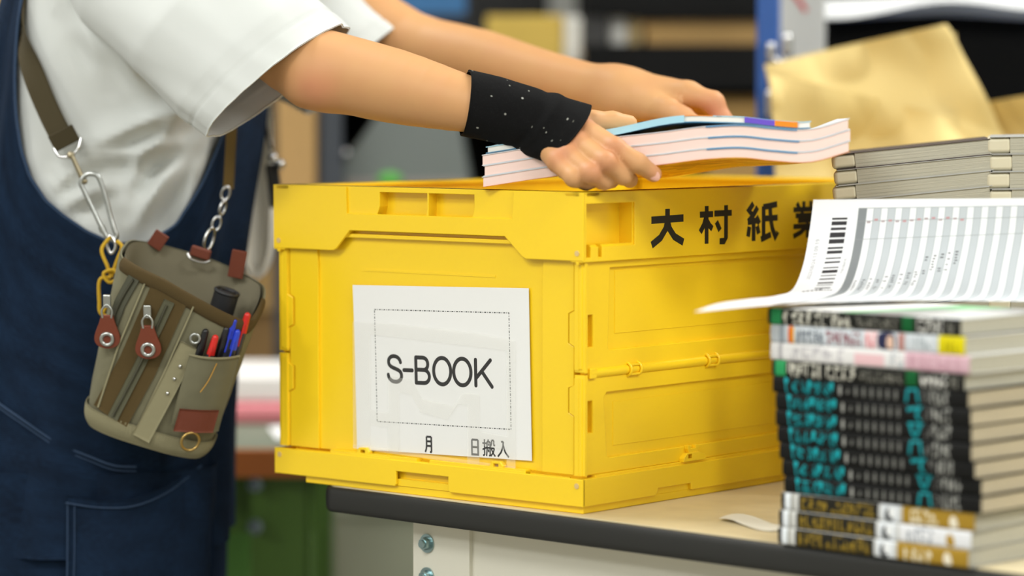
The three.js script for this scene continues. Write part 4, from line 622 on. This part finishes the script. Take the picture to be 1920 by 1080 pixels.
  part('leather_tab', new RoundedBoxGeometry(0.019, 0.010, 0.006, 2, 0.002).translate(-0.002, 0.090, -0.036), leather, bag); part('ring', tube([[-0.013, 0.087, -0.030], [-0.009, 0.084, -0.028], [0.004, 0.084, -0.028], [0.009, 0.087, -0.030]], 0.0014, 20, 8), chrome, bag);
  part('leather_tab', new RoundedBoxGeometry(0.014, 0.026, 0.004, 2, 0.001).rotateZ(0.1).translate(0.034, 0.092, -0.028), leather, bag);
  // dark tool lying inside the opening
  const torch = solo('torch', merge([cyl(0.0115, 0.05, 28), new THREE.TorusGeometry(0.0105, 0.0018, 10, 28).rotateX(Math.PI / 2).translate(0, 0.025, 0), new THREE.TorusGeometry(0.006, 0.001, 8, 24).rotateX(Math.PI / 2).translate(0, 0.0255, 0)]), M(0x1e1f22, 0.5), 'black cylindrical tool standing inside the opening of the olive pouch', 'tool');
  torch.position.copy(bagPoint([0.034, 0.046, 0.0])); torch.rotation.copy(bag.rotation);
}
// pens in the side pocket
[['black pen nearest the strap in the pouch pocket', 0x1a1a1c, 0.0285, 0.040, 0], ['red pen in front of the pouch pocket', 0xd22a24, 0.0385, 0.0375, 0.0035], ['black pen between the red and blue pens', 0x202024, 0.0455, 0.046, -0.002], ['blue pen standing tall in the pouch pocket', 0x2339b8, 0.0500, 0.055, -0.0025], ['blue pen lower at the front of the pouch pocket', 0x2a43c4, 0.0555, 0.046, 0.002], ['red pen at the outer end of the pouch pocket', 0xc8251f, 0.0595, 0.062, -0.005]].forEach(([l, c, x, top, dz]) => {
  const o = thing('pen', l, 'pen', [0, 0, 0], 0, 'pens in the pouch pocket'); const p = bagPoint([x, top - 0.03, bz(Math.min(x, 0.058), top - 0.03, 0.0045) + dz * 0.8]); o.position.copy(p); o.rotation.copy(bag.rotation);
  part('barrel', cyl(0.0036, 0.040, 16).translate(0, -0.002, 0), M(c === 0x1a1a1c || c === 0x202024 ? 0x1c1c1e : 0x33343c, 0.3), o); part('cap', merge([new THREE.CylinderGeometry(0.003, 0.0038, 0.016, 16).translate(0, 0.022, 0), new THREE.SphereGeometry(0.003, 14, 8).translate(0, 0.03, 0)]), M(c, 0.3), o); part('clip', box(0.0016, 0.022, 0.0012, 0, 0.012, 0.0045, 0.0004), M(c, 0.3), o);
});
// shoulder webbing with carabiner, on the shirt
{
  const s = thing('shoulder_sling', 'dark olive webbing strap with steel snap ring over the white shirt', 'strap', [-0.42, 1.06, -0.28]); const L = (g) => g.translate(0.42, -1.06, 0.28);
  const path = new THREE.CatmullRomCurve3([[-0.4560, 1.200, -0.340], [-0.4578, 1.163, -0.315], [-0.4543, 1.138, -0.300], [-0.4420, 1.1056, -0.286], [-0.4265, 1.0724, -0.276], [-0.4125, 1.0476, -0.268]].map((p) => V3(...p)));
  part('webbing', L(grid(6, 60, (u, v) => { const p = path.getPointAt(v), t = path.getTangentAt(v), tw = sst(v, 0.15, 0.65), n = V3(t.y * tw, -t.x * tw, -0.2 - 0.8 * (1 - tw)).normalize(); return p.addScaledVector(n, -(u - 0.5) * 0.0215).toArray(); }, { thick: 0.0018, su: 0.03, sv: 0.4 })), webbing, s);
  part('webbing_fold', L(new RoundedBoxGeometry(0.025, 0.016, 0.005, 2, 0.001).rotateZ(0.48).translate(-0.4145, 1.054, -0.267)), webbing, s);
  part('loop', L(tube([[-0.4235, 1.0445, -0.265], [-0.4175, 1.037, -0.262], [-0.4065, 1.0385, -0.262], [-0.4005, 1.045, -0.262], [-0.3985, 1.054, -0.265]], 0.0014, 40, 8)), chrome, s);
  part('swivel', L(merge([new THREE.SphereGeometry(0.0036, 16, 12).translate(-0.4075, 1.0385, -0.260), new THREE.CylinderGeometry(0.0022, 0.0026, 0.026, 12).rotateZ(0.42).translate(-0.4005, 1.026, -0.258), new THREE.SphereGeometry(0.003, 12, 8).translate(-0.3945, 1.0145, -0.257)])), metal(0xb3a88c, 0.3), s);
  const c = thing('carabiner', 'pear-shaped silver carabiner hanging below the sling on the shirt', 'carabiner', [-0.38, 1.0, -0.255]); const K = (g) => g.translate(0.38, -1.0, 0.255);
  part('hook_body', K(tube([[-0.3955, 1.0075, -0.255], [-0.3975, 1.0135, -0.255], [-0.3925, 1.0205, -0.255], [-0.3835, 1.0205, -0.255], [-0.3785, 1.012, -0.255], [-0.3735, 0.996, -0.254], [-0.3695, 0.980, -0.253], [-0.3665, 0.970, -0.252], [-0.3645, 0.9635, -0.252], [-0.3690, 0.9605, -0.252], [-0.3735, 0.9635, -0.252]], 0.0024, 80, 10)), steel, c);
  part('gate', K(tube([[-0.3955, 1.0075, -0.255], [-0.386, 0.988, -0.254], [-0.3765, 0.9685, -0.252], [-0.3735, 0.9635, -0.252]], 0.0022, 30, 10)), steel, c); part('gate_collar', K(cyl(0.0032, 0.006, 14).rotateZ(0.45).translate(-0.3775, 0.9705, -0.252)), steel, c);
  part('link', K(tube([[-0.3705, 0.9645, -0.250], [-0.3730, 0.955, -0.249], [-0.3690, 0.948, -0.249], [-0.3650, 0.955, -0.249]], 0.0016, 30, 8, true)), chrome, c);
  solo('cord_knot', merge([tube([[-0.3700, 0.9635, -0.247], [-0.3775, 0.952, -0.246], [-0.3725, 0.937, -0.245], [-0.3690, 0.927, -0.245]], 0.0017, 40, 8), tube([[-0.3690, 0.9265, -0.245], [-0.3630, 0.943, -0.245], [-0.3590, 0.955, -0.246], [-0.3640, 0.960, -0.247]], 0.0017, 40, 8), tube([[-0.3690, 0.9265, -0.243], [-0.3785, 0.925, -0.244], [-0.3800, 0.905, -0.244], [-0.3785, 0.893, -0.244], [-0.3675, 0.8915, -0.244], [-0.366, 0.9, -0.244], [-0.3600, 0.925, -0.243]], 0.0017, 60, 8), tube([[-0.3600, 0.927, -0.243], [-0.3700, 0.922, -0.241], [-0.3755, 0.93, -0.242], [-0.3660, 0.933, -0.242], [-0.3610, 0.922, -0.243], [-0.3730, 0.900, -0.243], [-0.3770, 0.893, -0.244]], 0.0017, 60, 8)]), M(0xc9a016, 0.7), 'knotted yellow cord dangling from the carabiner beside the pouch', 'cord');
  const r = thing('front_strap', 'narrow olive strap with steel chain links down the overalls bib', 'strap', [-0.30, 1.0, -0.30]); const Q = (g) => g.translate(0.30, -1.0, 0.30);
  part('webbing', Q(grid(4, 30, (u, v) => { const y = lerp(1.13, 1.005, v), x = lerp(-0.2615, -0.2685, v); return [x + (u - 0.5) * 0.010, y, lerp(-0.345, -0.33, v) + 0.004 * Math.sin(v * 3)]; }, { thick: 0.0018 })), M(0x6b5526, 0.85), r);
  const links = [[-0.271, 1.001], [-0.272, 0.988], [-0.276, 0.974], [-0.281, 0.960]];
  links.forEach(([x, y], i) => part('link', Q(new THREE.TorusGeometry(i === 3 ? 0.0085 : 0.0052, 0.0015, 8, 22).scale(0.75, 1.25, 1).rotateY(i % 2 ? 1.0 : 0.2).rotateZ(-0.3).translate(x, y, lerp(-0.325, -0.268, i / 3))), chrome, r));
}
// ---------- hanging things beside the worker ----------
{
  const l = thing('lanyard', 'thin dark neck cord with a metal clip and black tag beside the bib', 'lanyard', [-0.26, 1.05, -0.55]); const Q = (g) => g.translate(0.26, -1.05, 0.55);
  part('cord', Q(merge([tube([[-0.285, 1.30, -0.47], [-0.258, 1.20, -0.54], [-0.2565, 1.12, -0.55], [-0.2545, 1.085, -0.55], [-0.247, 1.045, -0.55], [-0.245, 1.038, -0.55]], 0.0014, 60, 8), tube([[-0.285, 1.30, -0.42], [-0.252, 1.20, -0.53], [-0.2505, 1.13, -0.55], [-0.2535, 1.09, -0.55], [-0.249, 1.05, -0.55], [-0.245, 1.038, -0.55]], 0.0014, 60, 8)])), M(0x3a332c, 0.7), l);
  part('clip', Q(merge([new THREE.SphereGeometry(0.0055, 16, 12).translate(-0.244, 1.031, -0.546), new THREE.SphereGeometry(0.005, 16, 12).translate(-0.236, 1.024, -0.544), cyl(0.003, 0.014, 12).rotateZ(0.9).translate(-0.240, 1.027, -0.546)])), metal(0xe8e8e6, 0.12), l);
  part('tag', Q(new RoundedBoxGeometry(0.014, 0.045, 0.004, 3, 0.002).rotateZ(0.12).translate(-0.2425, 1.002, -0.55)), M(0x262624, 0.5), l);
  solo('towel', grid(24, 40, (u, v) => { const x = lerp(-0.289, -0.254, u) + (v > 0.55 ? -0.02 * (v - 0.55) : 0) * (1 - u), w = Math.sqrt(Math.max(0, 1 - Math.pow(Math.max(0, 0.16 - v) / 0.16, 2))); return [-0.272 + (x + 0.272) * w + 0.004 * v, lerp(0.905, 1.19, v), -0.64 + 0.012 * Math.sin(u * 7 + v * 2)]; }, { thick: 0.006 }), M(0xe6e2d6, 0.9), 'white cloth with a rounded end hanging beside the bib of the overalls', 'towel');
}
// ---------- green workbench behind ----------
const green = M(0x557a30, 0.45, { map: tiled(mottle, 2) });
{
  const b = thing('workbench', 'green steel workbench with grey top and brown wooden front edge', 'bench', [-0.203, 0, -0.85]);
  part('bench_top', span(-1.3, 0.0, 0.664, 0.697, -0.48, -0.012, 0.002), M(0x7f8674, 0.6, { map: tiled(mottle, 2) }), b);
  part('wood_edge', span(-1.3, 0.0, 0.664, 0.696, -0.012, 0.0, 0.0015), M(0xb4682e, 0.5, { map: tiled(mottle, 4) }), b);
  part('apron', [span(-1.25, -0.02, 0.595, 0.664, -0.06, -0.055), span(-0.035, 0.22, 0.585, 0.664, -0.45, -0.445)], green, b);
  for (const x of [-0.094, -1.22]) for (const z of [-0.02, -0.40]) part('leg', [span(x, x + 0.066, 0, 0.664, z - 0.006, z, 0.001), span(x + 0.062, x + 0.068, 0, 0.664, z - 0.06, z, 0.001)], green, b);
  part('lower_panel', span(-1.2, -0.105, 0.2, 0.565, -0.40, -0.395), M(0x5d9440, 0.5), b);
  part('stretcher', span(-1.2, -0.05, 0.12, 0.18, -0.42, -0.41), green, b);
  for (const y of [0.655, 0.607]) part('bolt', merge([new THREE.CylinderGeometry(0.009, 0.009, 0.003, 20).rotateX(Math.PI / 2), new THREE.CylinderGeometry(0.006, 0.006, 0.01, 6).rotateX(Math.PI / 2).translate(0, 0, 0.006)]).translate(-0.088, y, -0.013), metal(0x9fb0b4, 0.25), b);
  const s = (y0, y1, x0, x1, z0, z1, c, label) => solo('paper_bundle', new RoundedBoxGeometry(x1 - x0, y1 - y0, z1 - z0, 3, Math.min(0.008, (y1 - y0) * 0.45)).translate((x0 + x1) / 2, (y0 + y1) / 2, (z0 + z1) / 2), c, label, 'paper', 'paper on the green bench');
  s(0.6975, 0.722, -0.50, -0.222, -1.32, -1.10, M(0xd8838a, 0.8), 'pink paper bundle lying on the green workbench');
  s(0.7225, 0.757, -0.50, -0.222, -1.32, -1.11, M(0xe6e2de, 0.8), 'thick white paper bundle on top of the pink one');
  solo('loose_sheet', grid(8, 8, (u, v) => [lerp(-0.292, -0.20, u) + 0.02 * v, 0.6985 + 0.0015 * Math.sin(u * 3), lerp(-1.06, -0.93, v) - 0.03 * u], { thick: 0.0003 }), M(0xeeeeec, 0.7), 'single white sheet lying near the edge of the green bench', 'paper');
}
// things low down between the bench and the table
solo('floor_crate', merge([span(-0.26, 0.03, 0.2, 0.50, -2.0, -1.72, 0.01), span(-0.265, 0.035, 0.50, 0.52, -2.01, -1.71, 0.005)]), M(0xc9cdb0, 0.7), 'pale cream storage box low behind the green bench leg', 'box');
solo('pallet_box', span(-0.26, 0.03, 0.0, 0.2, -2.1, -1.66, 0.01), M(0x4d6a2c, 0.7), 'green plinth box under the pale storage box on the floor', 'box');
// ---------- shelf with cartons and office things ----------
const rackMat = M(0x10100f, 0.8, { specularIntensity: 0.3 }), rackGrey = M(0x34363a, 0.6);
{
  const r = thing('storage_rack', 'black steel storage rack across the background', 'rack', [0.1, 0, -1.6]);
  for (const [x, z] of [[0.0, 0.0], [1.2, 0.0], [0.0, -0.42], [1.2, -0.42]]) part('upright', span(x - 0.002, x + 0.033, 0, 1.9, z - 0.03, z, 0.002), z === 0 && x === 0 ? M(0x2b2b2a, 0.5) : rackMat, r);
  for (const [y0, y1] of [[1.104, 1.166], [1.206, 1.29], [0.62, 0.66], [0.10, 0.14], [1.78, 1.83]]) part('shelf_beam', [span(-0.002, 1.24, y0, y1, -0.012, 0.008, 0.002), span(-0.002, 1.24, y0, y1, -0.46, -0.44, 0.002)], rackMat, r);
  for (const y of [1.155, 0.655, 0.13]) part('shelf_board', span(-0.002, 1.24, y - 0.008, y, -0.44, -0.012), y > 1 ? M(0xb08a52, 0.7) : rackMat, r);
  part('back_sheet', span(-0.002, 1.26, 0.1, 1.85, -0.48, -0.47), M(0x141412, 0.8), r);
}
solo('shelf_carton', span(0.185, 0.60, 1.156, 1.1985, -2.0, -1.625, 0.002), M(0xcaa468, 0.85), 'long flat tan carton on the upper shelf of the black rack', 'box');
solo('shelf_carton', span(0.27, 0.70, 0.9, 1.096, -2.02, -1.63, 0.003), M(0xc49c5c, 0.85), 'tan carton in the shelf below, right of the far hand', 'box');
solo('carton_stack_base', span(0.27, 0.70, 0.656, 0.899, -2.02, -1.71, 0.003), M(0x9c7744, 0.85), 'brown carton under the tan one in the lower shelf', 'box');
solo('file_box', span(0.1345, 0.158, 1.156, 1.2045, -1.93, -1.625, 0.003), M(0xf0f0ea, 0.6), 'white file box right of the black rack upright', 'box');
solo('file_box', span(0.160, 0.178, 1.156, 1.201, -1.93, -1.625, 0.002), M(0xbfa877, 0.7), 'beige file box between white box and long carton', 'box');
// desk with screen, ochre carton, grey machine
{
  const d = thing('side_desk', 'dark desk carrying the monitor and the grey machine', 'desk', [-0.2, 0, -1.7]);
  part('desk_top', span(-0.11, 0.275, 0.90, 0.93, -0.5, 0.33, 0.004), M(0x2a2b2e, 0.6), d);
  for (const [x, z] of [[-0.11, 0.29], [0.24, 0.29], [-0.11, -0.48], [0.24, -0.48]]) part('leg', span(x, x + 0.035, 0, 0.90, z, z + 0.035), M(0x2a2b2e, 0.6), d);
  part('raised_shelf', [span(-0.11, 0.275, 1.085, 1.105, -0.5, 0.0, 0.003), span(-0.11, -0.09, 0.93, 1.085, -0.5, -0.02), span(0.255, 0.275, 0.93, 1.085, -0.5, -0.02), span(-0.09, 0.255, 0.93, 1.085, -0.5, -0.49)], M(0x17171a, 0.7), d);
}
{
  const m = thing('monitor', 'computer monitor with a blue lit screen at the top of the picture', 'monitor', [-0.13, 1.106, -1.74]);
  part('foot', span(-0.09, 0.09, 0, 0.012, -0.07, 0.06, 0.004), black, m); part('stand', span(-0.02, 0.02, 0.01, 0.2, -0.04, -0.02, 0.004), black, m);
  part('housing', span(-0.26, 0.075, 0.085, 0.36, -0.02, 0.012, 0.006), M(0x1b1e24, 0.45), m);
  part('screen', span(-0.25, 0.065, 0.105, 0.35, 0.0115, 0.0135), M(0x234a6c, 0.3, { emissive: 0x3d6f9c, emissiveIntensity: 0.22 }), m);
  part('status_light', new THREE.SphereGeometry(0.0045, 12, 8).translate(0.078, 0.066, 0.06), M(0x9fb81c, 0.4, { emissive: 0xa6c416, emissiveIntensity: 0.6 }), m);
  part('base_block', span(-0.2, 0.088, 0.0, 0.084, -0.06, 0.055, 0.004), M(0x23252b, 0.6), m);
}
solo('ochre_carton', span(-0.036, 0.072, 1.1055, 1.208, -1.98, -1.70, 0.003), M(0xdcbb58, 0.8, { map: tiled(mottle, 3) }), 'ochre cardboard carton beside the monitor under the dark shelf', 'box');
solo('label_card', span(0.074, 0.0965, 1.1055, 1.207, -1.76, -1.70, 0.004), M(0xdedcd2, 0.6), 'white upright box between ochre carton and rack upright', 'box');
{
  const g = thing('grey_machine', 'grey sloping office machine on the desk behind the crate', 'machine', [-0.15, 0.9305, -1.42]);
  const prof = [[-0.085, 0], [0.095, 0], [0.095, 0.05], [0.075, 0.155], [-0.015, 0.155], [-0.085, 0.06]];
  part('casing', plate(prof, -0.2, 0, 0.006), M(0x6f7672, 0.5), g);
  part('front_strip', span(-0.07, 0.09, 0.012, 0.055, 0.0, 0.004, 0.001), M(0x8f8680, 0.6), g);
  part('button', new THREE.SphereGeometry(0.016, 18, 12).scale(1, 0.6, 0.4).translate(-0.01, 0.055, 0.006), M(0x55a840, 0.5), g);
  part('knob', new THREE.SphereGeometry(0.006, 16, 12).translate(-0.068, 0.09, 0.01), chrome, g);
}
solo('desk_post', span(-0.252, -0.222, 0.9305, 1.30, -1.42, -1.39, 0.003), M(0x3a3f46, 0.6), 'slim dark grey post standing left of the grey machine', 'post');
solo('carton', span(-0.305, -0.255, 0.9305, 1.10, -1.55, -1.38, 0.003), carton, 'narrow tan carton left of the dark grey post', 'box');
{
  const c = thing('tall_carton', 'tall brown carton behind the olive pouch', 'box', [-0.5, 0, -1.75]);
  part('carton_body', span(-0.25, 0.18, 0, 0.89, -0.3, 0.18, 0.004), M(0x8a6a3c, 0.85, { map: tiled(mottle, 3) }), c); part('carton_lid', span(-0.255, 0.185, 0.8, 0.895, -0.305, 0.185, 0.004), M(0xa3834f, 0.85), c);
}
solo('wall_carton', merge([span(-1.4, -0.72, 0.9, 1.5, -2.5, -2.1, 0.004), span(-1.4, -0.72, 0.0, 0.895, -2.5, -2.1, 0.004)]), M(0xb59a66, 0.85), 'tan carton pile far behind the back of the worker', 'box');
solo('dark_cupboard', span(-0.72, 0.06, 0, 1.95, -2.75, -2.35, 0.006), M(0x232322, 0.6), 'dark cupboard standing behind the monitor', 'cupboard');

// ---------- right: trolley post, tote, papers, kraft paper ----------
const blue = M(0x2c5aa6, 0.4);
{
  const t = thing('blue_trolley', 'blue steel trolley post with chrome hooks behind the magazines', 'trolley', [0.285, 0, -0.84]);
  part('post', span(-0.011, 0.012, 0.12, 1.6, -0.02, 0.0, 0.003), blue, t); part('post', span(0.98, 1.0, 0.12, 1.6, -0.02, 0.0, 0.003), blue, t); part('post', span(0.05, 0.07, 0.12, 1.6, -0.56, -0.54, 0.003), blue, t); part('post', span(0.98, 1.0, 0.12, 1.6, -0.56, -0.54, 0.003), blue, t);
  part('deck', span(-0.02, 1.01, 0.70, 0.72, -0.57, 0.18, 0.004), blue, t); part('deck', span(-0.02, 1.01, 0.12, 0.14, -0.57, 0.01, 0.004), blue, t);
  for (const [x, z] of [[0.03, -0.03], [0.96, -0.03], [0.03, -0.53], [0.96, -0.53]]) part('wheel', cyl(0.06, 0.03, 24).rotateX(Math.PI / 2).translate(x, 0.06, z), black, t);
  part('hook', [new THREE.CapsuleGeometry(0.005, 0.014, 6, 12).translate(0.003, 1.142, 0.008), new THREE.CapsuleGeometry(0.006, 0.016, 6, 12).translate(0.021, 1.150, 0.006), tube([[0.003, 1.14, 0.008], [0.012, 1.132, 0.012], [0.021, 1.14, 0.006]], 0.002, 16, 8)], chrome, t);
  part('hook', new THREE.CapsuleGeometry(0.006, 0.022, 6, 12).translate(0.003, 1.085, 0.006), chrome, t);
}
{
  const p = thing('notice_board', 'pale notice panel with a red mark beside the blue post', 'panel', [0.337, 0.72, -0.97]);
  part('panel', span(-0.026, 0.026, 0, 0.62, -0.006, 0.0, 0.002), M(0xc9cac6, 0.6), p);
  part('red_mark', plate([[-0.014, 0.492], [-0.010, 0.495], [0.005, 0.474], [0.002, 0.470]], 0.0, 0.0006), M(0xc8202a, 0.5), p);
}
{
  const t = thing('black_tote', 'deep black plastic tote under the white papers at the right', 'tote', [0.372, 0.7205, -1.08]);
  part('wall', span(0, 0.55, 0, 0.462, -0.004, 0, 0.001), blackMatte, t); part('wall', span(0, 0.55, 0, 0.462, -0.24, -0.236, 0.001), blackMatte, t); part('wall', span(0, 0.004, 0, 0.462, -0.24, 0), blackMatte, t); part('wall', span(0.546, 0.55, 0, 0.462, -0.24, 0), blackMatte, t); part('floor_panel', span(0, 0.55, 0, 0.006, -0.24, 0), blackMatte, t);
  part('lid', span(-0.006, 0.556, 0.462, 0.47, -0.246, 0.006, 0.002), blackMatte, t);
}
for (let k = 0; k < 5; k++) {
  const y0 = 1.192 + k * 0.0042, front = -1.046 + k * 0.003;
  solo('document_sheet', grid(40, 16, (u, v) => { const x = lerp(0.366 - k * 0.002, 0.72, u), t = v * 0.27, over = Math.max(0, 0.028 - t) / 0.028; return [x, y0 + 0.0045 * u * (k + 1) * 0.5 + 0.0012 * Math.sin(u * 6 + k) - over * over * (0.016 + 0.007 * Math.sin(u * 9 + 1)) * (k + 2) / 6, front - t]; }, { thick: 0.0008 }), M([0xc9ccd0, 0xbfc5cc, 0xd0d2d4, 0xbac2ca, 0xd3d4d3][k], 0.6), ['white document lying directly on the black tote lid', 'second white document from the tote lid', 'middle white document of the pile on the tote', 'bluish white document near the top of the tote pile', 'topmost white document of the pile on the tote'][k], 'paper', 'documents on the black tote');
}
{
  // crumpled kraft paper: sheets hung between an upper outline and a lower line
  const fold = (x, y, s) => 0.085 * (Math.abs(n3(x * 6 + s, y * 7 + x * 3, s)) - 0.25) + 0.022 * Math.abs(n3(x * 15 + y * 6, y * 13, s + 3));
  const sheet = (top, bot, z0, z1, s, amp = 1) => grid(90, 60, (u, v) => { const xt = interp(top, u, 1), yt = interp(top, u, 2), xb = interp(bot, u, 1), yb = interp(bot, u, 2), x = lerp(xb, xt, v), y = lerp(yb, yt, v); return [x, y, lerp(z0, z1, v) + fold(x, y, s) * amp]; }, { thick: 0.0006 });
  const k = thing('kraft_paper', 'crumpled yellowish kraft packing paper heaped before the black tote', 'paper', [0.42, 0.7205, -0.82]); const Q = (g) => g.translate(-0.42, -0.7205, 0.82);
  part('raised_flap', Q(sheet([[0, 0.274, 1.128], [0.1, 0.285, 1.130], [0.38, 0.352, 1.146], [0.95, 0.471, 1.172], [1, 0.476, 1.166]], [[0, 0.302, 0.985], [0.3, 0.36, 0.98], [1, 0.545, 1.02]], -0.74, -0.80, 1.5, 1.0)), kraft, k);
  part('side_flap', Q(sheet([[0, 0.462, 1.150], [1, 0.492, 1.164]], [[0, 0.47, 1.06], [1, 0.50, 1.05]], -0.80, -0.825, 4.2, 0.3)), kraft, k);
  part('lower_sheet', Q(sheet([[0, 0.278, 1.118], [0.12, 0.305, 1.112], [0.3, 0.36, 1.100], [0.45, 0.42, 1.085], [0.6, 0.47, 1.072], [0.75, 0.515, 1.086], [0.86, 0.55, 1.094], [1, 0.66, 1.092]], [[0, 0.300, 0.7215], [1, 0.70, 0.7215]], -0.69, -0.755, 7.7, 1.5)), kraft, k);
}
solo('paper_scrap', grid(10, 8, (u, v) => { const a = lerp(0.172, 0.215, u), w = Math.sin(Math.PI * clamp(u * 0.85 + 0.1, 0, 1)); return [a + 0.015 * v, 0.7404 + 0.0012 * Math.sin(u * 4 + v * 3) + 0.0012, 0.045 + 0.085 * (v - 0.5) * w + 0.02 * u]; }, { thick: 0.0002 }), M(0xe6e2d2, 0.7), 'small torn white paper scrap on the table left of the books', 'paper');
shade(scene);
renderer.render(scene, camera);
